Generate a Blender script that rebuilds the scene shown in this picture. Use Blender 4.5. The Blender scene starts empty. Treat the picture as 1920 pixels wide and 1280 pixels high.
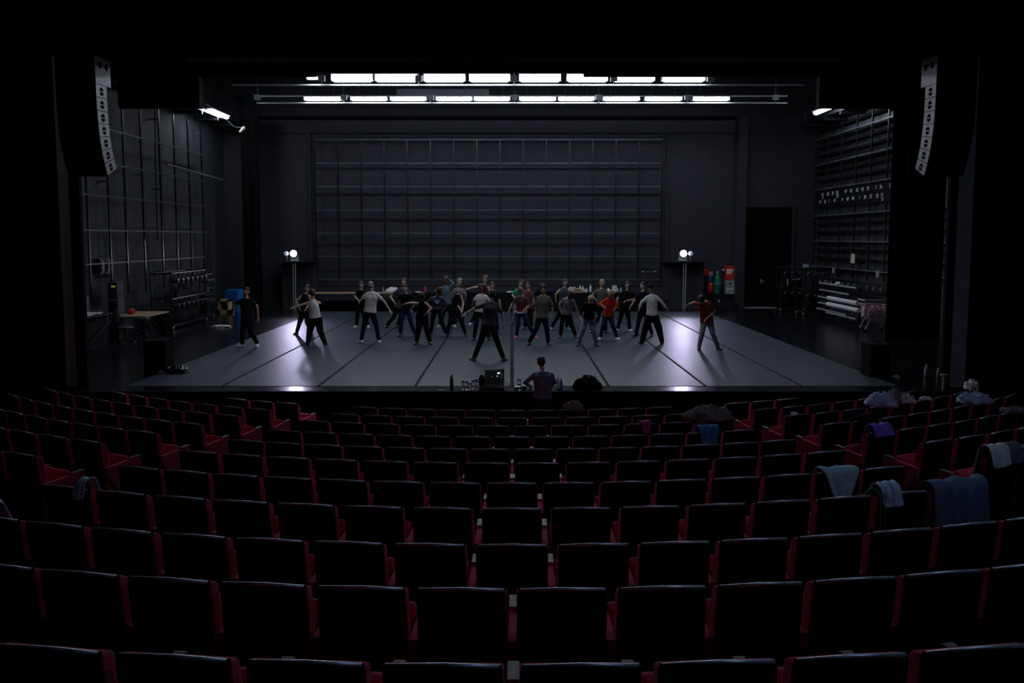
import bpy, math, random
from mathutils import Vector, Matrix, noise
R = math.radians
random.seed(7)
C = bpy.context.scene.collection
SC = bpy.context.scene

# ------------------------------------------------------------------ camera
FOC, PCY, PITCH, EYE = 1400.0, 551.0, R(4.33), 3.1
cam = bpy.data.cameras.new('camera'); camo = bpy.data.objects.new('camera', cam); C.objects.link(camo)
camo.location = (0, 0, EYE); camo.rotation_euler = (R(90) - PITCH, 0, 0)
cam.sensor_width = 36; cam.lens = 36 * FOC / 1920; cam.shift_y = -(640 - PCY) / 1920
cam.clip_start = .05; cam.clip_end = 200
SC.camera = camo
# ------------------------------------------------------------------ world, exposure
SC.view_settings.view_transform = 'Standard'; SC.view_settings.look = 'None'
SC.view_settings.gamma = 1; SC.view_settings.use_curve_mapping = False
SC.view_settings.exposure = 0.95
W = bpy.data.worlds.new('world'); SC.world = W; W.use_nodes = True
W.node_tree.nodes['Background'].inputs[0].default_value = (.25, .42, 1, 1)
W.node_tree.nodes['Background'].inputs[1].default_value = .002
TUBE = 20.0          # emission of the fluorescent work lights
FLOODS = 0.17
STALLS_FILL = 32.0


def ray(u, v):
    x, y = (u - 960) / FOC, (PCY - v) / FOC
    c, s = math.cos(PITCH), math.sin(PITCH)
    return Vector((x, c + y * s, -s + y * c))
def P(u, v, Y):
    d = ray(u, v); return Vector((0, 0, EYE)) + d * (Y / d.y)
def G(u, v, z=0.0):
    d = ray(u, v); return Vector((0, 0, EYE)) + d * ((z - EYE) / d.z)
def PX(x, u, v):                       # the point of the pixel on the plane x = const
    d = ray(u, v); return Vector((0, 0, EYE)) + d * (x / d.x)
def proj(p):
    c, s = math.cos(PITCH), math.sin(PITCH)
    y, z = p[1], p[2] - EYE
    dep = y * c - z * s; up = y * s + z * c
    return (960 + FOC * p[0] / dep, PCY - FOC * up / dep, dep)

# ------------------------------------------------------------------ materials
def mat(name, col, rough=.7, metal=0, var=.25, scale=12, bump=0.0, spec=.5, emit=None, alpha=None, sheen=0, coat=0):
    m = bpy.data.materials.new(name); m.use_nodes = True
    nt = m.node_tree; b = nt.nodes['Principled BSDF']
    tc = nt.nodes.new('ShaderNodeTexCoord'); nz = nt.nodes.new('ShaderNodeTexNoise')
    nz.inputs['Scale'].default_value = scale; nz.inputs['Detail'].default_value = 4
    nt.links.new(tc.outputs['Object'], nz.inputs['Vector'])
    rp = nt.nodes.new('ShaderNodeValToRGB')
    rp.color_ramp.elements[0].position = .3; rp.color_ramp.elements[1].position = .7
    rp.color_ramp.elements[0].color = [c * (1 - var) for c in col] + [1]
    rp.color_ramp.elements[1].color = [min(1, c * (1 + var)) for c in col] + [1]
    nt.links.new(nz.outputs['Fac'], rp.inputs[0]); nt.links.new(rp.outputs[0], b.inputs['Base Color'])
    b.inputs['Roughness'].default_value = rough; b.inputs['Metallic'].default_value = metal
    b.inputs['Specular IOR Level'].default_value = spec
    if sheen:
        b.inputs['Sheen Weight'].default_value = sheen; b.inputs['Sheen Roughness'].default_value = .4
        b.inputs['Sheen Tint'].default_value = [min(1, c * 3 + .1) for c in col] + [1]
    if coat: b.inputs['Coat Weight'].default_value = coat
    if bump:
        bp = nt.nodes.new('ShaderNodeBump'); bp.inputs['Strength'].default_value = bump; bp.inputs['Distance'].default_value = .02
        nt.links.new(nz.outputs['Fac'], bp.inputs['Height']); nt.links.new(bp.outputs[0], b.inputs['Normal'])
    if emit:
        b.inputs['Emission Color'].default_value = list(emit[0]) + [1]; b.inputs['Emission Strength'].default_value = emit[1]
    if alpha is not None:
        b.inputs['Transmission Weight'].default_value = alpha
    return m
M = {}
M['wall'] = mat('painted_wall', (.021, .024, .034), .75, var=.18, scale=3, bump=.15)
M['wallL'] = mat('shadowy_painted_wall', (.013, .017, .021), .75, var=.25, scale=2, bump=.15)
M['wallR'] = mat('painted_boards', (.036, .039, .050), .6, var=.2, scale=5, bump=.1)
M['black'] = mat('black_masking', (.004, .004, .005), .95, var=.3, spec=.1)
M['blackstage'] = mat('black_lacquered_floor', (.005, .006, .008), .22, var=.4, scale=2, spec=.27)
M['mat'] = mat('grey_dance_vinyl', (.031, .043, .057), .42, var=.08, scale=1.3, spec=.45)
M['tape'] = mat('dark_seam_tape', (.012, .014, .018), .9, spec=.1)
M['metal'] = mat('dark_steel', (.03, .032, .038), .4, metal=.6, var=.2)
M['bar'] = mat('worn_steel_bar', (.16, .175, .20), .4, metal=.4, var=.3)
M['pipe'] = mat('pale_pipe', (.6, .61, .64), .4, metal=.1, var=.1)
M['vbar'] = mat('dark_steel_upright', (.004, .005, .007), .33, var=.3, spec=.7)
M['lbar'] = mat('dull_steel_bar', (.06, .065, .072), .5, metal=.2, var=.3)
M['grey'] = mat('grey_paint', (.3, .31, .33), .5, var=.12)
M['dgrey'] = mat('dark_grey_plastic', (.05, .052, .057), .5, var=.2)
M['white'] = mat('white_paint', (.72, .72, .74), .5, var=.06)
M['tube'] = mat('fluorescent_diffuser', (.9, .9, 1), .5, emit=((.80, .88, 1.0), TUBE))
M['tubefill'] = mat('fill_row_diffuser', (.9, .9, 1), .5, emit=((.80, .88, 1.0), TUBE * 2.2))
M['tubehot'] = mat('fluorescent_diffuser_near', (.9, .9, 1), .5, emit=((.80, .88, 1.0), TUBE))
M['velvet'] = mat('red_velvet', (.56, .05, .10), .9, var=.3, scale=160, bump=.3, sheen=.7, spec=.2)
M['shell'] = mat('black_seat_back', (.003, .003, .005), .6, var=.4, scale=60, spec=.12)
M['trim'] = mat('polished_back_rail', (.55, .6, .7), .42, metal=.6, var=.2, scale=30, spec=.6)
M['cap'] = mat('grey_wood_arm_pad', (.22, .17, .17), .5, var=.25, scale=40)
M['aisle'] = mat('dark_auditorium_carpet', (.006, .005, .006), .95, var=.4, scale=40, spec=.1)
M['pillar'] = mat('grey_proscenium_plaster', (.38, .42, .42), .85, var=.15, scale=4, bump=.1)
M['wood'] = mat('pale_plywood', (.42, .27, .15), .5, var=.2, scale=8)
M['dwood'] = mat('brown_wood', (.2, .11, .06), .55, var=.3, scale=8)
M['red'] = mat('red_enamel', (.62, .03, .02), .4, var=.1)
M['green'] = mat('green_enamel', (.0, .22, .13), .4, var=.15)
M['blue'] = mat('blue_plastic', (.01, .12, .42), .45, var=.1)
M['glass'] = mat('clear_glass', (.9, .93, 1), .05, alpha=.9)
M['pink'] = mat('pink_wire', (.62, .36, .42), .45, var=.1)
M['cream'] = mat('cream_paper', (.7, .55, .42), .7, var=.1)
M['lampface'] = mat('flood_lens', (1, 1, 1), .4, emit=((.85, .83, 1.0), 60))
M['lampdim'] = mat('flood_lens_side', (1, 1, 1), .4, emit=((.5, .55, 1.0), .12))
M['screen'] = mat('lit_screen', (.1, .2, .1), .4, emit=((.35, .65, 1.0), 1.2))
M['yellowled'] = mat('yellow_led', (.6, .6, .1), .4, emit=((.75, .8, .1), .12))
def cloth(n, c, rough=.9): return mat(n, c, rough, var=.18, scale=14, bump=.25, spec=.15)
M['c_black'] = cloth('black_cotton', (.008, .008, .010))
M['c_navy'] = cloth('navy_cotton', (.010, .014, .035))
M['c_white'] = cloth('white_cotton', (.75, .72, .71))
M['c_offw'] = cloth('grey_white_cotton', (.70, .67, .67))
M['c_grey'] = cloth('grey_cotton', (.16, .16, .17))
M['c_mauve'] = cloth('mauve_grey_cotton', (.30, .25, .27))
M['c_olive'] = cloth('dark_olive_cotton', (.075, .08, .08))
M['c_brown'] = cloth('brown_grey_cotton', (.17, .145, .12))
M['c_bluegrey'] = cloth('blue_grey_cotton', (.16, .225, .29))
M['c_steel'] = cloth('dark_blue_grey_cotton', (.075, .09, .12))
M['c_maroon'] = cloth('maroon_cotton', (.085, .02, .028))
M['c_rose'] = cloth('dull_rose_cotton', (.17, .06, .07))
M['c_green'] = cloth('green_cotton', (.03, .30, .15))
M['c_orange'] = cloth('orange_red_knit', (.60, .045, .012))
M['c_rust'] = cloth('rust_orange_cotton', (.30, .055, .022))
M['c_denim'] = cloth('dark_denim', (.018, .03, .065))
M['c_pants'] = cloth('grey_trousers', (.27, .26, .29))
M['c_purple'] = cloth('purple_cotton', (.26, .17, .75))
M['c_lblue'] = cloth('pale_blue_cotton', (.48, .62, .85))
M['c_towel'] = cloth('pale_teal_towel', (.45, .62, .68))
M['c_fleece'] = cloth('dark_blue_fleece', (.13, .19, .31))
M['c_mblue'] = cloth('washed_blue_denim', (.07, .24, .48))
M['c_pinkc'] = cloth('pink_scarf', (.55, .06, .25))
M['c_taupe'] = cloth('taupe_wool', (.26, .23, .21))
M['s_white'] = mat('white_shoe', (.75, .75, .76), .5, var=.05)
M['s_black'] = mat('black_shoe', (.01, .01, .012), .5)
M['s_pink'] = mat('pink_shoe', (.6, .12, .2), .5)
M['s_teal'] = mat('teal_shoe', (.05, .35, .42), .5)
M['s_brown'] = mat('orange_brown_shoe', (.32, .11, .06), .5)
def skin(n, c): return mat(n, c, .55, var=.08, scale=20, spec=.35)
M['k_fair'] = skin('fair_skin', (.72, .46, .36)); M['k_tan'] = skin('tan_skin', (.55, .32, .23)); M['k_dark'] = skin('brown_skin', (.16, .085, .06))
M['h_black'] = mat('black_hair', (.008, .007, .008), .6, scale=60); M['h_brown'] = mat('brown_hair', (.06, .032, .02), .6, scale=60)
M['h_blond'] = mat('blond_hair', (.42, .28, .15), .6, scale=60); M['h_grey'] = mat('grey_hair', (.22, .20, .18), .6, scale=60)
M['h_red'] = mat('auburn_hair', (.20, .07, .035), .6, scale=60); M['h_purple'] = mat('dark_purple_hair', (.07, .04, .085), .6, scale=60)
M['eye'] = mat('dark_eye', (.01, .01, .01), .2); M['lip'] = mat('lip', (.28, .08, .07), .5); M['mask'] = mat('white_face_mask', (.5, .5, .5), .8)

# ------------------------------------------------------------------ mesh helpers
class MB:
    def __init__(s): s.v = []; s.f = []
    def add(s, vs, fs):
        n = len(s.v); s.v += [Vector(p) for p in vs]; s.f += [tuple(i + n for i in f) for f in fs]; return s
    def box(s, a, b):
        a, b = Vector(a), Vector(b); lo = [min(a[i], b[i]) for i in range(3)]; hi = [max(a[i], b[i]) for i in range(3)]
        vs = [(x, y, z) for x in (lo[0], hi[0]) for y in (lo[1], hi[1]) for z in (lo[2], hi[2])]
        return s.add(vs, [(0, 1, 3, 2), (4, 6, 7, 5), (0, 4, 5, 1), (2, 3, 7, 6), (0, 2, 6, 4), (1, 5, 7, 3)])
    def prism(s, pts, axis, a, b):     # outline pts in the two other axes, extruded along axis
        n = len(pts); vs = []
        for t in (a, b):
            for p in pts:
                q = list(p); q.insert(axis, t); vs.append(q)
        fs = [tuple(range(n - 1, -1, -1)), tuple(range(n, 2 * n))] + [(i, (i + 1) % n, n + (i + 1) % n, n + i) for i in range(n)]
        return s.add(vs, fs)
    def tube(s, pts, r, n=8, caps=True):
        pts = [Vector(p) for p in pts]
        rs = r if isinstance(r, (list, tuple)) else [r] * len(pts)
        secs = []
        d0 = (pts[1] - pts[0]).normalized(); a = d0.orthogonal().normalized()
        for i, p in enumerate(pts):
            d = (pts[min(i + 1, len(pts) - 1)] - pts[max(i - 1, 0)]).normalized()
            a = (a - d * a.dot(d)).normalized(); b = d.cross(a)
            secs.append((p, a * rs[i], b * rs[i]))
        return s.loft(secs, n)
    def loft(s, secs, n=12):
        vs = []; fs = []
        for (c, ax, ay) in secs:
            for k in range(n):
                t = 2 * math.pi * k / n; vs.append(Vector(c) + Vector(ax) * math.cos(t) + Vector(ay) * math.sin(t))
        for i in range(len(secs) - 1):
            for k in range(n):
                k2 = (k + 1) % n; fs.append((i * n + k, i * n + k2, (i + 1) * n + k2, (i + 1) * n + k))
        fs.append(tuple(range(n - 1, -1, -1))); m = (len(secs) - 1) * n; fs.append(tuple(range(m, m + n)))
        return s.add(vs, fs)
    def cap(s, p, q, r0, r1, n=10):    # tapered capsule
        p, q = Vector(p), Vector(q); d = q - p
        if d.length < 1e-5: d = Vector((0, 0, 1e-4))
        d.normalize(); a = d.orthogonal().normalized(); b = d.cross(a); secs = []
        for k in range(4):
            t = math.pi / 2 * (k + .25) / 4; secs.append((p - d * r0 * math.cos(t), a * r0 * math.sin(t), b * r0 * math.sin(t)))
        for k in range(3, -1, -1):
            t = math.pi / 2 * (k + .25) / 4; secs.append((q + d * r1 * math.cos(t), a * r1 * math.sin(t), b * r1 * math.sin(t)))
        return s.loft(secs, n)
    def ell(s, c, ax, ay, az, n=12, m=7):
        c, ax, ay, az = Vector(c), Vector(ax), Vector(ay), Vector(az); secs = []
        for k in range(m):
            t = math.pi * (k + .3) / (m - .4); secs.append((c - az * math.cos(t), ax * math.sin(t), ay * math.sin(t)))
        return s.loft(secs, n)
    def sph(s, c, r, n=10): return s.ell(c, (r, 0, 0), (0, r, 0), (0, 0, r), n)

def wloc(o):
    p = Vector((0, 0, 0))
    while o: p += o.location; o = o.parent
    return p
def obj(name, mb, m, parent=None, smooth=False, bevel=0, remesh=0, smoothit=2):
    if parent: base = wloc(parent)
    else:
        lo = [min(v[i] for v in mb.v) for i in range(3)]; hi = [max(v[i] for v in mb.v) for i in range(3)]
        base = Vector(((lo[0] + hi[0]) / 2, (lo[1] + hi[1]) / 2, lo[2]))
    me = bpy.data.meshes.new(name); me.from_pydata([tuple(v - base) for v in mb.v], [], mb.f)
    me.materials.append(M[m] if isinstance(m, str) else m)
    o = bpy.data.objects.new(name, me); C.objects.link(o)
    if parent: o.parent = parent
    else: o.location = base
    if smooth: me.polygons.foreach_set('use_smooth', [True] * len(me.polygons))
    if bevel:
        md = o.modifiers.new('bevel', 'BEVEL'); md.width = bevel; md.segments = 2; md.limit_method = 'ANGLE'
    if remesh:
        md = o.modifiers.new('remesh', 'REMESH'); md.mode = 'VOXEL'; md.voxel_size = remesh; md.use_smooth_shade = True
        if smoothit:
            md = o.modifiers.new('smooth', 'SMOOTH'); md.iterations = smoothit; md.factor = .5
    return o
def tag(o, label=None, cat=None, group=None, kind=None):
    if label: o['label'] = label
    if cat: o['category'] = cat
    if group: o['group'] = group
    if kind: o['kind'] = kind
    return o
def thing(name, label, cat, loc=(0, 0, 0), group=None):
    o = bpy.data.objects.new(name, None); C.objects.link(o); o.location = loc; o.empty_display_size = .2
    return tag(o, label, cat, group)
def struct(name, mb, m, label=None, **k):
    return tag(obj(name, mb, m, **k), label=label, kind='structure')
def dup(root, loc, rz=0, label=None, group=None):
    r = root.copy(); C.objects.link(r); r.location = loc; r.rotation_euler = (0, 0, rz)
    if label: r['label'] = label
    if group: r['group'] = group
    for ch in list(root.children):
        c = ch.copy(); C.objects.link(c); c.parent = r
        for g in ch.children:
            d = g.copy(); C.objects.link(d); d.parent = c
    return r
def text_mesh(s, size, m, parent, loc, rot, name='number'):
    cu = bpy.data.curves.new(name, 'FONT'); cu.body = s; cu.size = size; cu.extrude = .003; cu.align_x = 'CENTER'; cu.align_y = 'CENTER'
    t = bpy.data.objects.new(name, cu); C.objects.link(t)
    bpy.context.view_layer.update()
    me = bpy.data.meshes.new_from_object(t.evaluated_get(bpy.context.evaluated_depsgraph_get()))
    bpy.data.objects.remove(t); me.materials.clear(); me.materials.append(M[m])
    o = bpy.data.objects.new(name, me); C.objects.link(o); o.parent = parent
    o.location = Vector(loc) - wloc(parent); o.rotation_euler = rot
    return o
# ================================================================== the setting
YB = 33.0                       # back wall
XL, XR = -12.6, 13.3            # side walls of the stage
struct('floor', MB().box((-14, 14.9, -.12), (14.5, YB + .3, 0)), 'blackstage', 'black glossy wooden stage floor')
struct('trim_1', MB().box((-12, 14.86, -.10), (12, 14.9, .004)).box((-12, 14.9, -1.3), (12, 15.05, -.12)), 'black', 'black front edge of the stage')
w = MB(); w.box((XL - .3, YB, -.1), (XR + .3, YB + .3, 13))
struct('wall_back', w, 'wall', 'dark grey painted back wall of the stage')
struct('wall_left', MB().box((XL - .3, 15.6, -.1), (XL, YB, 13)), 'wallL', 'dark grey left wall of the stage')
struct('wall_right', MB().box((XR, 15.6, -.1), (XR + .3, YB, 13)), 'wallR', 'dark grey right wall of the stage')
struct('ceiling', MB().box((-16, -4, 13), (16, YB + .3, 13.3)), 'black', 'black ceiling')
# proscenium, auditorium walls
struct('wall_proscenium_left', MB().box((-16, 15.3, -1.3), (-9.26, 16, 13)), 'black')
struct('wall_proscenium_right', MB().box((9.42, 15.3, -1.3), (16, 16, 13)), 'black')
struct('wall_proscenium_top', MB().box((-9.26, 15.5, 6.75), (9.42, 16.0, 13)), 'black')
struct('trim_2', MB().box((-9.26, 15.35, -.0), (-8.96, 15.5, 6.75)), 'pillar', 'grey plaster jamb at the left of the stage opening')
struct('trim_3', MB().box((9.02, 15.35, -.0), (9.42, 15.5, 6.75)), 'pillar', 'grey plaster jamb at the right of the stage opening')
struct('trim_4', MB().box((-8.96, 15.2, -.0), (-8.75, 15.3, 6.75)), 'black', 'black upright beside the left jamb')
struct('trim_5', MB().box((8.86, 15.2, -.0), (9.02, 15.3, 6.75)), 'black', 'black upright beside the right jamb')
struct('wall_auditorium_left', MB().box((-10.9, -4, -1.4), (-10.7, 15.5, 13)), 'black')
struct('wall_auditorium_right', MB().box((10.7, -4, -1.4), (10.9, 15.5, 13)), 'black')
struct('wall_auditorium_back', MB().box((-10.9, -4.2, -1.4), (10.9, -4, 13)), 'black')
struct('wall_side_left', MB().box((-10.7, 14.95, -1.3), (-8.96, 15.3, .0)), 'black')
struct('wall_side_right', MB().box((9.02, 14.95, -1.3), (10.7, 15.3, .0)), 'black')
# back wall relief
struct('trim_6', MB().box((9.82, 32.7, 0), (10.2, YB, 8.3)), 'wall', 'pilaster left of the back wall door')
struct('trim_7', MB().box((-11.0, 32.85, 7.62), (10.2, YB, 7.72)), 'wall', 'thin ledge above the wall grid')
struct('trim_8', MB().box((-11.0, 32.75, 8.2), (9.6, YB, 8.34)), 'black', 'dark cable tray along the back wall')
struct('trim_9', MB().box((-10.4, 32.85, 8.72), (9.6, YB, 8.76)), 'wall', 'upper moulding of the back wall')
struct('trim_10', MB().box((6.75, 32.9, 0), (6.85, YB, 7.62)), 'wall', 'seam right of the wall grid')
struct('trim_11', MB().box((-8.9, 32.9, 0), (-8.8, YB, 7.62)), 'wall', 'seam left of the wall grid')
pt = [(-1.6, 8.9), (.1, 8.9), (.1, 9.6), (-5.1, 9.6), (-5.1, 8.9)]
struct('trim_12', MB().box((-5.0, 32.88, 9.02), (-1.0, YB, 9.5)), 'grey', 'lighter panel high on the back wall')
# door
d = MB().box((10.24, 32.93, .03), (12.3, 32.98, 4.43)); dd = struct('door_1', d, 'black', 'tall black double door in the back wall')
h = MB().tube([(11.0, 32.9, 1.18), (11.0, 32.84, 1.18), (11.13, 32.84, 1.17)], .014, 6).cap((11.0, 32.9, 1.1), (11.0, 32.9, 1.25), .02, .02)
obj('door_handle', h, 'pipe', dd)
f = MB().box((10.14, 32.9, 4.43), (12.4, YB, 4.53)).box((12.3, 32.9, 0), (12.4, YB, 4.43))
obj('door_frame', f, 'wall', dd)
obj('threshold', MB().box((10.2, 32.75, .0), (12.35, 32.99, .02)), 'pipe', dd)
# dance floor
for i in range(8):
    x0 = -8.08 + i * 2.02
    b = MB().box((x0 + .012, 15.42, .0), (x0 + 2.008, 31.2, .006))
    side = 'left' if i < 4 else 'right'
    n = ['outermost', 'third', 'second', 'innermost'][i] if i < 4 else ['innermost', 'second', 'third', 'outermost'][i - 4]
    tag(obj('dance_mat', b, 'mat'), 'grey vinyl dance floor roll, %s on the %s of the centre seam' % (n, side), 'dance floor', 'dance floor rolls laid down the stage')
for i in range(7):
    x0 = -8.08 + (i + 1) * 2.02
    ww = .042 if i == 3 else .030
    tag(obj('floor_tape', MB().box((x0 - ww, 15.42, .005), (x0 + ww, 31.2, .0085)), 'tape'),
        'dark tape over the %s dance floor seam from the left' % ['first', 'second', 'third', 'fourth', 'fifth', 'sixth', 'seventh'][i], 'tape', 'tapes on the dance floor seams')

# ---- wall grids
def wall_grid_back():
    t = thing('wall_grid', 'steel bar grid fixed over the middle of the back wall', 'wall grid', (-1.05, 32.75, 1.25))
    x0, x1 = -8.56, 6.52; z0 = 1.27; dz = 1.008; y = 32.72
    for j in range(7):
        obj('horizontal_bar', MB().box((x0, y - .035, z0 + j * dz - .016), (x1, y + .03, z0 + j * dz + .016)), 'bar', t)
    for i in range(16):
        x = x0 + (x1 - x0) * i / 15
        obj('vertical_bar', MB().box((x - .028, y - .04, z0), (x + .028, y + .05, z0 + 6 * dz)), 'vbar', t)
    for i in range(0, 16, 3):
        for j in (1, 3, 5):
            x = x0 + (x1 - x0) * i / 15
            obj('wall_bracket', MB().box((x - .03, y + .04, z0 + j * dz - .03), (x + .03, YB, z0 + j * dz + .03)), 'bar', t)
    # low shelf rails and the ledge under the grid
    obj('lower_rail', MB().box((x0 - .1, y - .15, .93), (x1 + .3, YB, 1.0)), 'metal', t)
wall_grid_back()
struct('trim_13', MB().box((-8.9, 32.4, .35), (6.8, YB, .93)), 'wall', 'low boxed ledge under the wall grid')
def wall_grid_left():
    t = thing('wall_grid', 'steel bar grid on the left wall of the stage', 'wall grid', (-12.4, 25, 1.2))
    ys = [19.4, 20.6, 21.8, 22.96, 23.95, 25.1, 26.4, 27.55, 28.75, 29.95]; x = -12.3
    for y in ys: obj('vertical_bar', MB().box((x - .05, y - .025, 1.3), (x, y + .025, 7.55)), 'vbar', t)
    for z in (2.32, 3.31, 4.34, 5.33, 6.37): obj('horizontal_bar', MB().box((x - .01, 20.6 if z > 5 else 19.4, z - .02), (x + .04, 29.95, z + .02)), 'lbar', t)
    for y in ys[::3]:
        for z in (1.9, 4.8, 7.2): obj('wall_bracket', MB().box((XL, y - .03, z - .03), (x - .04, y + .03, z + .03)), 'bar', t)
    obj('loose_pipe', MB().tube([(-11.9, 26.0, 5.62), (-11.9, 31.0, 5.45)], .03, 8), 'bar', t)
    obj('hanging_cable', MB().tube([(-12.2, 25.9, 7.4), (-12.1, 25.6, 5.5), (-12.1, 25.55, 3.0)], .018, 6), 'black', t)
wall_grid_left()
def wall_grid_right():
    t = thing('slatted_wall_grid', 'slatted storage grid with number boards on the right wall', 'wall grid', (13.2, 26, 1.2))
    x = 13.12
    for y in [20.6, 21.7, 22.9, 24.0, 25.1, 26.3, 27.5, 28.7, 30.0, 31.2, 32.4]:
        obj('vertical_bar', MB().box((x - .05, y - .03, 1.5), (x, y + .03, 8.0)), 'metal', t)
    zs = [1.88, 2.95, 4.02, 5.12, 6.17, 7.24]
    for z in zs:
        obj('horizontal_bar', MB().box((x - .10, 20.6, z - .018), (x - .05, 32.45, z + .018)), 'bar', t)
    for i, z in enumerate(zs):
        for k in (1, 2):
            if 4.02 < z + .355 * k < 5.0: continue
            obj('batten', MB().box((x - .03, 20.6, z + .355 * k - .05), (XR, 32.5, z + .355 * k + .05)), 'black', t)
        obj('batten', MB().box((x - .03, 20.6, z - .12), (XR, 32.5, z - .04)), 'black', t)
    bd = obj('number_board', MB().box((x - .07, 24.6, 4.36), (x - .04, 32.3, 5.02)), 'vbar', t)
    up = zip((1538, 1548, 1557, 1565, 1581, 1591, 1602, 1612, 1622, 1637, 1646, 1663), '42 40 39 38 47 45 42 43 29 7 26 2'.split())
    lo = zip((1534, 1543, 1551, 1561, 1575, 1585, 1595, 1607, 1617, 1628, 1640, 1649), '34 35 1 41 4 40 44 1 30 32 28 31'.split())
    for z, row in ((4.88, up), (4.58, lo)):
        for px, s in row:
            text_mesh(s, .2, 'white', bd, (x - .08, 13.04 * FOC / (px - 960), z), (R(90), 0, R(-90)))
    for px, s in ((1566, '24'), (1650, '21'), (1539, '9')):
        text_mesh(s, .17, 'white', bd, (x - .08, 13.04 * FOC / (px - 960), 4.44 if s == '21' else 4.74), (R(90), 0, R(-90)))
    obj('lower_board', MB().box((x - .05, 24, .95), (XR, 32.5, 1.42)), 'metal', t)
wall_grid_right()
tag(obj('wall_notice', MB().box((13.0, 28.35, 2.12), (13.015, 28.68, 2.48)), 'cream'), 'cream paper notice on the slatted right wall', 'notice')
for px, v, w in ((1562, 507, .1), (1645, 514, .12)):
    p = PX(13.0, px, v); tag(obj('wall_socket', MB().box((13.0, p.y - w, p.z - w), (13.06, p.y + w, p.z + w)).box((12.98, p.y - w * .4, p.z - w * .4), (13.0, p.y + w * .4, p.z + w * .4)), 'grey'),
        'small grey wall socket %s the cream notice, low on the right wall' % ('just below' if px < 1600 else 'far right of'), 'socket')
for k in range(12):
    y = 31.5 - k * .52
    tag(obj('wall_hook', MB().tube([(13.05, y, 1.28), (12.98, y, 1.24), (12.97, y, 1.3)], .018, 6).box((13.02, y - .03, 1.2), (13.07, y + .03, 1.34)), 'grey'),
        'small grey hook in the line along the lower right wall', 'hook', 'hooks along the lower right wall')

# ---- galleries
def gallery(side):
    s = -1 if side == 'left' else 1
    xw = XL if s < 0 else XR; xi = xw - s * .95; z = 7.85
    t = thing('catwalk', 'black metal catwalk high on the %s stage wall' % side, 'catwalk', ((xw + xi) / 2, 24, z))
    obj('deck', MB().box((xw, 17, z), (xi, 32.0, z + .12)), 'metal', t)
    for h in (.55, 1.05): obj('handrail', MB().tube([(xi, 17, z + h), (xi, 32, z + h)], .03, 6), 'metal', t)
    for k in range(10): obj('post', MB().tube([(xi, 17.5 + k * 1.6, z + .1), (xi, 17.5 + k * 1.6, z + 1.05)], .022, 6), 'metal', t)
    for k in range(10): obj('soffit_beam', MB().box((xw, 18 + k * 1.5, z - .12), (xi, 18.08 + k * 1.5, z)), 'metal', t)
gallery('left'); gallery('right')

# ---- masking
tag(obj('stage_border', MB().box((-9.5, 17.0, 6.68), (-4.38, 17.08, 12.9)), 'black'), 'black border cloth over the left of the stage opening', 'curtain')
tag(obj('stage_border', MB().box((-4.38, 17.1, 6.80), (1.60, 17.18, 12.9)), 'black'), 'black border cloth over the middle of the stage opening', 'curtain')
tag(obj('stage_border', MB().box((1.60, 17.0, 6.685), (9.6, 17.08, 12.9)), 'black'), 'black border cloth over the right of the stage opening', 'curtain')
tag(obj('masking_panel', MB().box((-8.72, 16.8, 5.965), (-6.92, 16.98, 12.9)), 'black'), 'short black masking panel hanging at upper left of the stage', 'masking panel')
tag(obj('masking_panel', MB().box((6.8, 16.8, 5.965), (8.62, 16.98, 12.9)), 'black'), 'short black masking panel hanging at upper right of the stage', 'masking panel')
def leg(x0, x1, y, z1, label):
    m = MB(); n = int((x1 - x0) / .06); pts = []
    for i in range(n + 1):
        pts.append((x0 + (x1 - x0) * i / n, y + .05 * math.sin(i * 1.3) + .02 * math.sin(i * 3.1)))
    back = [(p[0], p[1] + .03) for p in reversed(pts)]
    m.prism(pts + back, 2, .01, z1)
    return tag(obj('curtain_leg', m, 'black'), label, 'curtain')
leg(-11.35, -10.6, 31.6, 8.0, 'black curtain leg in the far left corner of the stage')
leg(11.08, 12.7, 22.0, 8.5, 'wide black curtain leg on the right side of the stage')

# ---- fluorescent rows
def fixture(x0, x1, y, z, h, m, label, group):
    t = thing('work_light', label, 'light', ((x0 + x1) / 2, y, z), group)
    w = .10
    obj('housing', MB().box((x0, y - w, z + h * .5), (x1, y + w, z + h * .5 + .05)).box((x0, y + w * .9, z - h * .3), (x1, y + w, z + h * .5)), 'grey', t)
    d = MB(); secs = []
    for x, k in ((x0 + .02, .55), (x0 + .10, 1), (x1 - .10, 1), (x1 - .02, .55)):
        secs.append(((x, y, z), (0, w * .8 * k, 0), (0, 0, h * .5 * k)))
    d.loft(secs, 10); obj('diffuser', d, m, t, smooth=True)
    for x in (x0, x1):
        obj('end_cap', MB().box((x - .015, y - .07, z - h * .3), (x + .015, y + .07, z + h * .5)), 'dgrey', t)
    for x in (x0 + .3, x1 - .3):
        obj('hanger', MB().tube([(x, y, z + h * .5 + .04), (x, y, z + h * .5 + .45)], .008, 5), 'bar', t)
ordn = ['first', 'second', 'third', 'fourth', 'fifth', 'sixth', 'seventh', 'eighth', 'ninth', 'tenth', 'eleventh', 'twelfth']
row2 = [(570, 641), (657, 727), (731, 800), (817, 886), (888, 957), (973, 1043), (1046, 1115), (1130, 1200), (1208, 1279), (1298, 1368)]
for i, (a, b) in enumerate(row2):
    fixture(P(a, 185, 30).x, P(b, 185, 30).x, 30, P(960, 185.5, 30).z, .14, 'tube',
            'glowing fluorescent light, %s from the left in the lower row' % ordn[i], 'lower row of fluorescent work lights')
row1 = [(575, 598), (621, 700), (703, 783), (794, 873), (879, 957), (973, 1052), (1062, 1140), (1148, 1228), (1240, 1322)]
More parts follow.
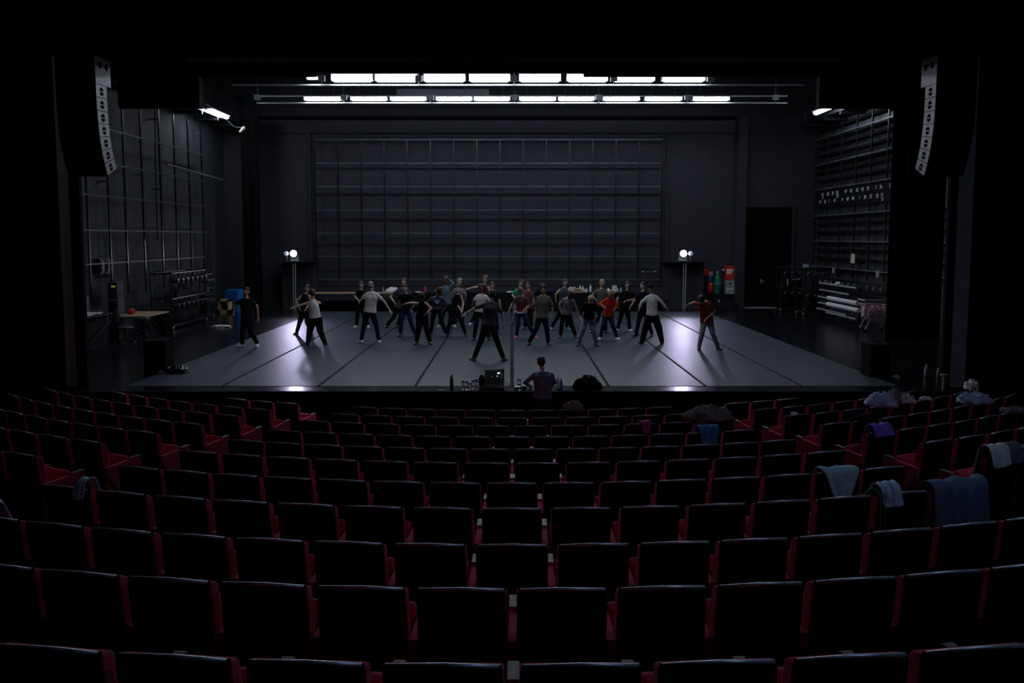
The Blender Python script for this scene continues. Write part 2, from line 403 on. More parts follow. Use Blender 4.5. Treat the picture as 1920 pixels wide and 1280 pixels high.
for i, (a, b) in enumerate(row1):
    fixture(P(a, 147, 26.6).x, P(b, 147, 26.6).x, 26.6, P(960, 147, 26.6).z, .25 if i else .08, 'tubehot',
            'glowing fluorescent light, %s from the left in the upper row' % ordn[i], 'upper row of fluorescent work lights')
fill_row = [-4.5, -1.5, 1.5, 4.5]  # unseen row behind the border, added to brighten the dancers from above
for i, x in enumerate(fill_row):
    fixture(x - .75, x + .75, 18.4, 9.3, .2, 'tubefill', 'added unseen fill tube above the front of the stage, %s from the left' % ordn[i], 'added unseen fill tubes above the front of the stage')
def batten(px0, px1, y, vs, label, hang):
    t = thing('lighting_pipe', label, 'pipe', (0, y, 8.6))
    for v in vs:
        z = P(960, v, y).z
        obj('pipe', MB().tube([(P(px0, v, y).x, y + .22, z), (P(px1, v, y).x, y + .22, z)], .03, 8), 'pipe', t)
    for px in hang:
        x = P(px, vs[0], y).x
        obj('hanger', MB().tube([(x, y - .12, P(960, vs[-1], y).z - .1), (x, y - .12, 12.9)], .015, 5), 'bar', t)
        obj('junction_box', MB().box((x - .12, y - .2, P(960, vs[-1], y).z + .05), (x + .12, y - .1, P(960, vs[-1], y).z + .25)), 'grey', t)
batten(430, 1512, 26.6, (157,), 'long steel pipe under the upper row of work lights', (605, 786, 964, 1150, 1330))
batten(478, 1480, 30, (178, 191), 'pair of steel pipes carrying the lower row of work lights', (485, 646, 808, 965, 1122, 1288, 1452))
def side_light(x, y0, y1, z, label):
    t = thing('work_light', label, 'light', (x, (y0 + y1) / 2, z))
    obj('housing', MB().box((x - .12, y0, z + .06), (x + .12, y1, z + .12)), 'grey', t)
    obj('diffuser', MB().loft([((x, y, z), (.10 * k, 0, 0), (0, 0, .065 * k)) for y, k in ((y0, .5), (y0 + .1, 1), (y1 - .1, 1), (y1, .5))], 10), 'tubehot', t, smooth=True)
    obj('bracket', MB().tube([(x, (y0 + y1) / 2, z + .1), (x + (-.5 if x < 0 else .6), (y0 + y1) / 2, z + .4)], .02, 6), 'bar', t)
side_light(-11.45, 28.7, 30.5, 7.9, 'single fluorescent light under the left catwalk')
side_light(11.75, 27.8, 29.4, 7.88, 'single fluorescent light beside the right catwalk')
t = thing('work_light_clamp', 'small pale clamp lamp at the end of the left catwalk', 'lamp', P(457, 240, 30.6))

p = P(457, 240, 30.6); obj('head', MB().cap(p, p + Vector((-.1, -.1, -.15)), .08, .05), 'cream', t, smooth=True); obj('arm', MB().tube([p, p + Vector((-.5, .3, .1)), Vector((XL + .95, 30.8, 7.9))], .015, 5), 'bar', t)

# ---- floods by the back wall
def flood(px, ledge, aim, mirror):
    c = P(px, 475, 32.2); x = c.x
    t = thing('flood_light', 'bright bluish floodlight on the %s ledge by the back wall' % mirror, 'floodlight', (x, 32.2, 2.02))
    r = .15
    hd = MB().loft([((x, 32.10, c.z), (r, 0, 0), (0, 0, r)), ((x, 32.22, c.z), (r * 1.0, 0, 0), (0, 0, r)), ((x, 32.38, c.z), (r * .6, 0, 0), (0, 0, r * .6))], 20)
    obj('housing', hd, 'dgrey', t, smooth=False)
    obj('lens', MB().ell((x, 32.09, c.z), (r * .93, 0, 0), (0, .03, 0), (0, 0, r * .93), 20, 9), 'lampface', t, smooth=True)
    s = -1 if mirror == 'left' else 1
    x2 = x + s * .31
    obj('spare_housing', MB().loft([((x2, 32.12, c.z + .0), (.105, 0, 0), (0, 0, .105)), ((x2, 32.34, c.z), (.07, 0, 0), (0, 0, .07))], 16), 'dgrey', t)
    obj('spare_lens', MB().ell((x2, 32.11, c.z), (.10, 0, 0), (0, .03, 0), (0, 0, .10), 16, 7), 'lampdim', t, smooth=True)
    obj('yoke', MB().box((x - .17, 32.2, 2.10), (x + .17, 32.24, 2.30)).tube([(x - .17, 32.22, 2.2), (x - .17, 32.22, c.z)], .012, 5).tube([(x + .17, 32.22, 2.2), (x + .17, 32.22, c.z)], .012, 5), 'grey', t)
    obj('spare_yoke', MB().tube([(x2, 32.22, 2.09), (x2, 32.22, c.z - .08)], .015, 5), 'grey', t)
    # ledge and stand pipes
    l = thing('lamp_ledge', 'dark shelf box under the %s floodlight' % mirror, 'shelf', ((ledge[0] + ledge[1]) / 2, 32.5, 0))
    obj('shelf', MB().box((ledge[0], 31.95, 2.02), (ledge[1], 32.7, 2.09)), 'metal', l)
    obj('cabinet', MB().box((ledge[0] + .12, 32.45, .0), (ledge[1] - .12, 32.69, 2.02)), 'wall', l)
    obj('pole', MB().tube([(x + .07, 32.0, .0), (x + .10, 32.0, 2.03)], .016, 8), 'pipe', l)
    obj('pole', MB().tube([(x - .01, 32.0, .0), (x - .0, 32.0, 2.03)], .011, 8), 'pipe', l)
    ld = bpy.data.lights.new('flood_beam', 'SPOT'); ld.energy = 900 * FLOODS; ld.color = (.66, .62, 1.0)
    ld.spot_size = R(64); ld.spot_blend = .6; ld.shadow_soft_size = .13
    lo = bpy.data.objects.new('flood_beam', ld); C.objects.link(lo); lo.parent = t
    lp = Vector((x, 32.0, c.z)); lo.location = lp - t.location
    lo.rotation_euler = (Vector(aim) - lp).to_track_quat('-Z', 'Y').to_euler()
flood(551.5, (P(517, 490, 32).x, P(590, 490, 32).x), (-7.2, 17, 0), 'left')
flood(1280.5, (P(1243, 490, 32).x, P(1330, 490, 32).x), (5.2, 17, 0), 'right')

# added fill lamps over the stalls, out of frame, for clothes and left jamb
def fill_lamp(x, y, z, e, col, label):
    t = thing('added_fill_lamp', label, 'light', (x, y, z))
    obj('can', MB().tube([(x, y, z), (x, y, z + .35)], .16, 14), 'black', t)
    obj('stem', MB().tube([(x, y, z + .35), (x, y, 13)], .015, 5), 'black', t)
    ld = bpy.data.lights.new('fill_lamp', 'AREA'); ld.shape = 'DISK'; ld.size = .3; ld.energy = e; ld.color = col
    lo = bpy.data.objects.new('fill_lamp', ld); C.objects.link(lo); lo.parent = t; lo.location = (0, 0, -.02)
fill_lamp(6.5, 4.5, 9.0, STALLS_FILL, (.45, .65, 1.0), 'added unseen fill lamp over the right-hand stalls')
fill_lamp(-7.6, 11.5, 8.5, 5.0, (.8, .95, 1.0), 'added unseen fill lamp over the left front stalls')
# ================================================================== auditorium: rows of seats
ROWV = [1237, 1098, 1017, 950, 903, 866, 840, 817.5, 797, 782, 768]
NR = len(ROWV); ROWY = [2.95 + 1.035 * i for i in range(NR)]; RAD = 15.3; PIT = .56
ROWP = [.563, .552, .565, .576, .554, .566, .536, .547, .567, .571, .545]
ROWZ = [P(960, v, y).z for v, y in zip(ROWV, ROWY)]
BH = .96
# top height fits a smooth rake
FL = [z - BH for z in ROWZ]
def arc(s, y0, off=0):                 # point on a row's arc, s metres from the centre line
    th = s / RAD; rr = RAD - off
    return rr * math.sin(th), y0 + RAD - rr * math.cos(th), th
def tread(i, y0, y1, z, zl):
    m = MB(); n = 40; S = 13.5
    top = []; 
    for k in range(n + 1):
        s = -S + 2 * S * k / n
        a = arc(s, y0); b = arc(s, y1)
        top.append((Vector((a[0], a[1], z)), Vector((b[0], b[1], z))))
    vs = []; fs = []
    for a, b in top: vs += [a, b, Vector((b.x, b.y, zl)), Vector((a.x, a.y, zl))]
    for k in range(n):
        q = 4 * k; r = q + 4
        fs += [(q, q + 1, r + 1, r), (q + 1, q + 2, r + 2, r + 1), (q + 2, q + 3, r + 3, r + 2), (q + 3, q, r, r + 3)]
    fs += [(0, 3, 2, 1), (4 * n, 4 * n + 1, 4 * n + 2, 4 * n + 3)]
    m.add(vs, fs); return m
for i in range(-3, NR):
    y = 2.95 + 1.035 * i
    z = FL[i] if i >= 0 else FL[0] + .16 * -i
    struct('floor', tread(i, y - .22, y - .22 + 1.035 if i < NR - 1 else y + .9, z, -1.6), 'aisle', 'dark carpeted step of the stalls')
struct('floor', MB().box((-12, 12.5, -1.6), (12, 14.98, min(FL[-1], -.95) - .005)), 'aisle', 'dark floor between the front row and the stage')

def make_seat():
    t = thing('theatre_seat', 'seat', 'seat')
    W2 = .249
    # backrest: reclined, thick velvet body with rounded corners (profile in y,z)
    prof = [(-.035, .92), (-.02, .940), (.02, .938), (.05, .915), (.085, .75), (.13, .50), (.17, .30), (.11, .26), (.045, .30), (.0, .60)]
    b = MB().prism(prof, 0, -W2, W2); obj('backrest', b, 'velvet', t, bevel=.012)
    sh = MB().prism([(-.056, .945), (-.036, .962), (-.02, .955), (.040, .26), (.006, .25), (-.018, .60)], 0, -W2 + .008, W2 - .008)
    so = obj('back_panel', sh, 'shell', t)
    obj('top_rail', MB().tube([(-W2 + .015, -.040, .953), (0, -.042, .960), (W2 - .015, -.040, .953)], .012, 6), 'trim', t, smooth=True)
    c = MB().prism([(.33, .34), (.28, .60), (.285, .67), (.32, .70), (.37, .685), (.395, .62), (.41, .38), (.38, .33)], 0, -.235, .235)
    obj('seat_cushion', c, 'velvet', t, bevel=.025)
    obj('seat_pan', MB().prism([(.20, .30), (.42, .34), (.42, .31), (.22, .27)], 0, -.20, .20), 'shell', t)
    return t
def armrest_parts(t, x, base):
    a = MB().prism([(.00, .64), (.46, .655), (.50, .60), (.44, .30), (.40, .02), (.22, .02), (.16, .30), (.02, .52)], 0, x - .028, x + .028)
    o = obj('armrest', a, 'velvet', t, bevel=.01)
    obj('arm_pad', MB().prism([(.34, .652), (.34, .668), (.48, .675), (.505, .66), (.48, .652)], 0, x - .03, x + .03), 'cap', o, bevel=.004)
    obj('arm_foot', MB().box((x - .05, .18, 0), (x + .05, .44, .022)), 'metal', o)
proto = make_seat(); armrest_parts(proto, PIT / 2, 0)
proto_end = make_seat(); armrest_parts(proto_end, PIT / 2, 0); armrest_parts(proto_end, -PIT / 2, 0)
for p_ in (proto, proto_end): p_['group'] = 'red theatre seats of the stalls'
used = {0: False, 1: False}
def place(end, loc, th, label):
    src = proto_end if end else proto
    if not used[end]:
        used[end] = True; src.location = loc; src.rotation_euler = (0, 0, th); src['label'] = label; return src
    return dup(src, loc, th, label)
numw = ['nearest', 'second', 'third', 'fourth', 'fifth', 'sixth', 'seventh', 'eighth', 'ninth', 'tenth', 'eleventh']
rown = ['front row nearest the camera'] 
LEFT = [8, 8, 7, 7, 7, 7, 7, 6, 6, 5, 5]          # seats left (and right) of the centre line
GAP = [1, 1, 0, 0, 0, 1, 1, 0, 1, 0, 0]           # 1: an armrest stands on the centre line
SIDEX = [0, 0, 0, 0, 5.12, 4.96, 4.76, 4.56, 4.36, 4.18, 3.98]
seat_at = {}
def vis(loc, z):
    u0, v0, d0 = proj((loc[0], loc[1], z)); return -45 < u0 < 1965 and d0 > 0
for i in range(NR):
    y0, z, PIT = ROWY[i], FL[i], ROWP[i]
    rl = ordn[i] + ' row from the camera'
    seq = []
    if GAP[i]:
        for k in range(LEFT[i]): seq += [(-(k + .5) * PIT, 'left', k), ((k + .5) * PIT, 'right', k)]
    else:
        seq.append((0, 'centre', 0))
        for k in range(LEFT[i]): seq += [(-(k + 1) * PIT, 'left', k), ((k + 1) * PIT, 'right', k)]
    smin = min(s for s, _, _ in seq)
    for s, side, k in seq:
        x, y, th = arc(s, y0)
        if not vis((x, y), z + .9): continue
        lab = 'red theatre seat, %s, on the centre line' % rl if side == 'centre' else 'red theatre seat, %s, %s place %s of centre' % (rl, ordn[k], side)
        seat_at[(i, side, k)] = place(1 if s == smin else 0, (x, y, z), th, lab)
    if SIDEX[i]:
        for sg, side in ((-1, 'left'), (1, 'right')):
            th0 = math.asin(SIDEX[i] / RAD); s0 = th0 * RAD + PIT * .5
            for k in range(11):
                s = sg * (s0 + k * PIT)
                x, y, th = arc(s, y0)
                if abs(x) > 9.0 or not vis((x - sg * .3, y), z + .9): continue
                if y > 14.3: continue
                lab = 'red theatre seat, %s side block, %s, %s from aisle' % (side, rl, ordn[k])
                # the shared arm is on the local +x side; the aisle end of the left block has it already
                end = (sg > 0 and k == 0)
                seat_at[(i, side + ' block', k)] = place(1 if end else 0, (x, y, z), th * 1.12, lab)
# ================================================================== people
def person(label, head, sl, sr, el, er, hl, hr, hip, kl, kr, al, ar, foot, face=0, top='c_black', sleeve='short', legs='c_black',
           shoe='s_black', sk='k_fair', hair='h_brown', style='short', bend=0.0, ely=0, ery=0, hly=0, hry=0, baggy=1.0, toes=(0, 0), group=None,
           mask=False, extra=None, Y=None, zf=0.0, broad=1.0, hem=-.04):
    """joints are given as pixels of the photograph; they become points at the person's own distance on the stage"""
    if Y is None: Y = G(960, foot).y
    def J(p, dy=0): return P(p[0], p[1], Y + dy)
    F = Vector((math.sin(R(face)), -math.cos(R(face)), 0))
    Hc = J(hip); S1, S2 = J(sl, -bend * .7), J(sr, -bend * .7)
    N = (S1 + S2) / 2; N.z += .045
    lat = (S2 - S1); lat.z *= .6
    width = max(lat.length, .24); lat.normalize()
    H = J(head, -bend)
    for S, T_ in ((S1, S2), (S2, S1)): S -= (S - T_).normalized() * .028; S.z -= .035
    # keep the head a plausible distance from the neck base
    hv = H - N; L = hv.length; hv.normalize(); H = N + hv * min(max(L, .17), .215)
    A1, A2 = J(al), J(ar)
    def ground(a):
        g = G(0 + (960 + FOC * a.x / Y), foot, zf) if zf == 0 else a.copy()
        q = Vector((a.x, Y, zf + .085)); return q
    A1, A2 = ground(A1), ground(A2)
    dz = [(al[1] - ar[1])]                       # one foot a little further from the stage edge than the other
    off = max(-.45, min(.45, (al[1] - ar[1]) / 60.0))
    A1.y -= off / 2 * 1.0; A2.y += off / 2 * 1.0
    A1.x *= A1.y / Y; A2.x *= A2.y / Y
    K1, K2 = J(kl), J(kr)
    kf = F * .07
    K1 += kf; K2 += kf
    K1.y += (A1.y - Y) * .5; K2.y += (A2.y - Y) * .5
    E1, E2 = J(el, ely), J(er, ery); W1, W2_ = J(hl, hly), J(hr, hry)
    E1.y -= bend * .4; E2.y -= bend * .4; W1.y -= bend * .4; W2_.y -= bend * .4
    root = thing('person', label, 'person', (Hc.x, Y, zf), group)
    b = MB()
    up = (N - Hc).normalized(); lat = (lat - up * lat.dot(up)).normalized(); fr = lat.cross(up)
    if fr.dot(F) < 0: fr = -fr
    HW = .155 * broad
    hipw = lat * .085
    Ht = Hc - up * .02
    def torso(m, g, lo=-.06, hi=1.0, sh=True):
        T = (N - Hc).length; secs = []
        prof = [(-.10, .150, .105), (0, .160, .115), (.25, .138, .10), (.5, .145, .105), (.70, min(.165, width * .44 + .02), .112), (.82, width * .42, .098), (.93, width * .30, .075), (1.0, .075, .060)]
        for t, rx, ry in prof:
            if t < lo - .12 or t > hi + .06: continue
            secs.append((Hc + up * (T * t), lat * (rx * broad + g), fr * (ry * broad + g)))
        m.loft(secs, 14)
    torso(b, 0)
    b.cap(N - up * .03, H - up * .04, .052, .048)
    # head
    hu = (H - N).normalized() * .75 + Vector((0, 0, .45)); hu.normalize()
    if bend >= .2: hu = (hu * .55 + F * min(1, bend * 2.6)).normalized()
    hf = (F - hu * F.dot(hu)).normalized()
    if bend >= .2: hf = F - Vector((0, 0, 1.3)); hf = (hf - hu * hf.dot(hu)).normalized()
    hl_ = hu.cross(hf)
    b.ell(H + hu * .02, hl_ * .074, hf * .094, hu * .105)
    b.ell(H + hf * .030 - hu * .055, hl_ * .050, hf * .055, hu * .055)        # jaw
    b.ell(H + hf * .098 - hu * .012, hl_ * .014, hf * .020, hu * .022, 8, 5)   # nose
    b.ell(H + hf * .082 + hu * .030, hl_ * .050, hf * .014, hu * .012, 8, 5)   # brow
    for s in (-1, 1): b.ell(H + hl_ * (.076 * s) - hu * .005, hl_ * .012, hf * .022, hu * .030, 8, 5)
    # limbs
    for S, E, Wr, si in ((S1, E1, W1, -1), (S2, E2, W2_, 1)):
        b.cap(N - up * .065, S, .046, .050); b.cap(S, E, .050, .038); 
        d = (Wr - E); Lf = d.length; d.normalize(); wr = Wr - d * min(.06, Lf * .3)
        b.cap(E, wr, .038, .026)
        w = (F + Vector((0, 0, .4))); w = w - d * w.dot(d)
        if w.length < .2: w = Vector((1, 0, 0)) - d * d.x
        w.normalize(); n = d.cross(w)
        if n.dot(Hc - Wr) < 0: n = -n
        b.ell(wr + d * .045, w * .040, n * .016, d * .052, 10, 6)
        for q, ln in enumerate((.066, .078, .082, .070)):
            o = wr + d * .085 + w * (-.030 + .020 * q); mid = o + d * (ln * .5) + n * .006; tip = mid + d * (ln * .42) + n * (.018 + .004 * q)
            b.cap(o, mid, .0092, .0088, 7); b.cap(mid, tip, .0088, .0078, 7)
        o = wr + d * .025 - w * .034; mid = o + (d * .6 - w * .75).normalized() * .036; b.cap(o, mid, .012, .0105, 7); b.cap(mid, mid + (d * .9 - w * .2 + n * .25).normalized() * .030, .0105, .0088, 7)
    Hj1, Hj2 = Ht - hipw - up * .06, Ht + hipw - up * .06
    if (K1 - K2).dot(lat) > 0: Hj1, Hj2 = Hj2, Hj1
    feet = []
    for Hj, K, A, tdeg, s in ((Hj1, K1, A1, toes[0], -1), (Hj2, K2, A2, toes[1], 1)):
        b.cap(Hj, K, .083, .054); b.cap(K, A, .052, .036)
        fd = Matrix.Rotation(R(tdeg if tdeg else 18 * s * (1 if F.y < 0 else -1)), 3, 'Z') @ F
        sd = fd.cross(Vector((0, 0, 1)))
        g0 = Vector((A.x, A.y, zf)); feet.append((g0, fd, sd, A))
        b.ell(g0 + fd * .055 + Vector((0, 0, .040)), sd * .040, fd * .125, Vector((0, 0, .034)), 10, 6)
    body = obj('body', b, sk, root, remesh=.0105, smoothit=1)
    # clothes
    t = MB(); torso(t, .016, lo=hem)
    fr_ = {'tank': 0, 'short': .58, 'long': 1, 'half': .85}[sleeve]
    for S, E, Wr in ((S1, E1, W1), (S2, E2, W2_)):
        if fr_: 
            t.cap(N - up * .075, S, .055, .060)
            t.cap(S, S + (E - S) * fr_, .060, .057 if fr_ < 1 else .050)
            if fr_ == 1: t.cap(E, E + (Wr - E) * .72, .050, .038)
        else: t.cap(N - up * .09, S - lat * (.03 if (S - N).dot(lat) > 0 else -.03), .045, .045)
    obj('sweater' if sleeve == 'long' else ('tank_top' if sleeve == 'tank' else 't_shirt'), t, top, root, remesh=.016)
    q = MB(); secs = []
    T = (N - Hc).length
    for tt, rx, ry in ((.12, .150, .110), (0, .172, .128), (-.10, .172, .128), (-.19, .150, .11)):
        secs.append((Hc + up * (T * tt), lat * (rx * broad), fr * (ry * broad)))
    q.loft(secs, 14)
    for Hj, K, A in ((Hj1, K1, A1), (Hj2, K2, A2)):
        q.cap(Hj, K, .106 * (1 + (baggy - 1) * .5), .076 * baggy); q.cap(K, A + (K - A) * .08, .076 * baggy, .062 * (1 + (baggy - 1) * .6))
    tr = obj('trousers', q, legs, root, remesh=.016)
    for g0, fd, sd, A in feet:
        s_ = MB(); Z = Vector((0, 0, 1))
        s_.loft([(g0 + fd * .06 + Z * .002, sd * .046, fd * .135), (g0 + fd * .06 + Z * .02, sd * .050, fd * .142), (g0 + fd * .055 + Z * .045, sd * .046, fd * .130),
                 (g0 + fd * .03 + Z * .065, sd * .042, fd * .095), (g0 + fd * .0 + Z * .095, sd * .038, fd * .055)], 14)
        obj('shoe', s_, shoe, root, smooth=True)
    # hair
    hb = MB(); c0 = H + hu * .052 - hf * .012
    if style != 'none':
        hb.ell(c0, hl_ * .088, hf * .099, hu * .092); hb.ell(c0 - hf * .03 - hu * .04, hl_ * .083, hf * .078, hu * .085)
        if style in ('long', 'veil'):
            hb.cap(c0 - hf * .05 - hu * .05, c0 - hf * .065 - hu * .22, .070, .05)
            for s in (-1, 1): hb.cap(c0 + hl_ * .06 * s - hu * .03 + hf * .0, c0 + hl_ * .07 * s - hu * .19 + hf * .01, .034, .026)
        if style == 'veil':
            for s in (-1, 0, 1): hb.cap(c0 + hl_ * .045 * s + hf * .07 + hu * .02, c0 + hl_ * .06 * s + hf * .085 - hu * .17, .034, .024)
        if style == 'bun': hb.sph(c0 - hf * .10 + hu * .05, .045)
        if style == 'tail': hb.cap(c0 - hf * .10, c0 - hf * .13 - hu * .16, .034, .018)
        if style == 'curly':
            for k in range(16):
                a = k * 2.4; zz = -.2 + .075 * k; rr = math.sqrt(max(0, 1 - min(1, zz * zz)))
                v = hl_ * (math.cos(a) * rr * .082) + hf * (math.sin(a) * rr * .09 - .012) + hu * (zz * .085 + .02)
                if v.dot(hf) < .05: hb.sph(c0 + v, .034)
    if style == 'cap':
        hb = MB(); hb.ell(c0 + hu * .012, hl_ * .088, hf * .10, hu * .088)
    if hb.v:
        hr_ = obj('cap' if style == 'cap' else 'hair', hb, hair, root, remesh=.014)
    if F.y < .3 and style != 'veil':
        for s in (-1, 1): obj('eye', MB().sph(H + hf * .084 + hl_ * .030 * s + hu * .012, .011), 'eye', root, smooth=True)
        if mask: obj('face_mask', MB().ell(H + hf * .055 - hu * .05, hl_ * .062, hf * .064, hu * .052), 'mask', root, smooth=True)
        else: obj('mouth', MB().ell(H + hf * .084 - hu * .058, hl_ * .022, hf * .008, hu * .007), 'lip', root, smooth=True)
    if extra: extra(root, dict(Hc=Hc, N=N, up=up, lat=lat, fr=fr, A1=A1, A2=A2, K1=K1, K2=K2, Hj1=Hj1, Hj2=Hj2, H=H))
    return root
GR = None
def stripe(root, d):
    for Hj, K, A in ((d['Hj1'], d['K1'], d['A1']), (d['Hj2'], d['K2'], d['A2'])):
        s = d['lat'] if (A - d['Hc']).dot(d['lat']) > 0 else -d['lat']
        obj('side_stripe', MB().tube([Hj + s * .100, K + s * .072, A + s * .050 + Vector((0, 0, .05))], .010, 5), 'c_white', root)
def print_front(root, d):
    p = d['Hc'].lerp(d['N'], .62) + d['fr'] * .125
    obj('shirt_print', MB().ell(p, d['lat'] * .06, d['fr'] * .01, d['up'] * .06), 'c_white', root)
    p = d['Hc'].lerp(d['N'], .72) + d['fr'] * .122 - d['lat'] * .02
    obj('shirt_print', MB().ell(p, d['lat'] * .11, d['fr'] * .012, d['up'] * .012), 'cream', root)
def waist_cloth(m, s=1):
    def f(root, d):
        obj('tied_cloth', MB().ell(d['Hc'] + d['lat'] * .16 * s - d['up'] * .12 + d['fr'] * .05, d['lat'] * .07, d['fr'] * .05, d['up'] * .15), m, root, smooth=True)
    return f
def skirt_cloth(m):
    def f(root, d):
        obj('tied_sweater', MB().loft([(d['Hc'] + d['up'] * .02, d['lat'] * .185, d['fr'] * .14), (d['Hc'] - d['up'] * .04, d['lat'] * .19, d['fr'] * .145)], 14), m, root, smooth=True)
    return f
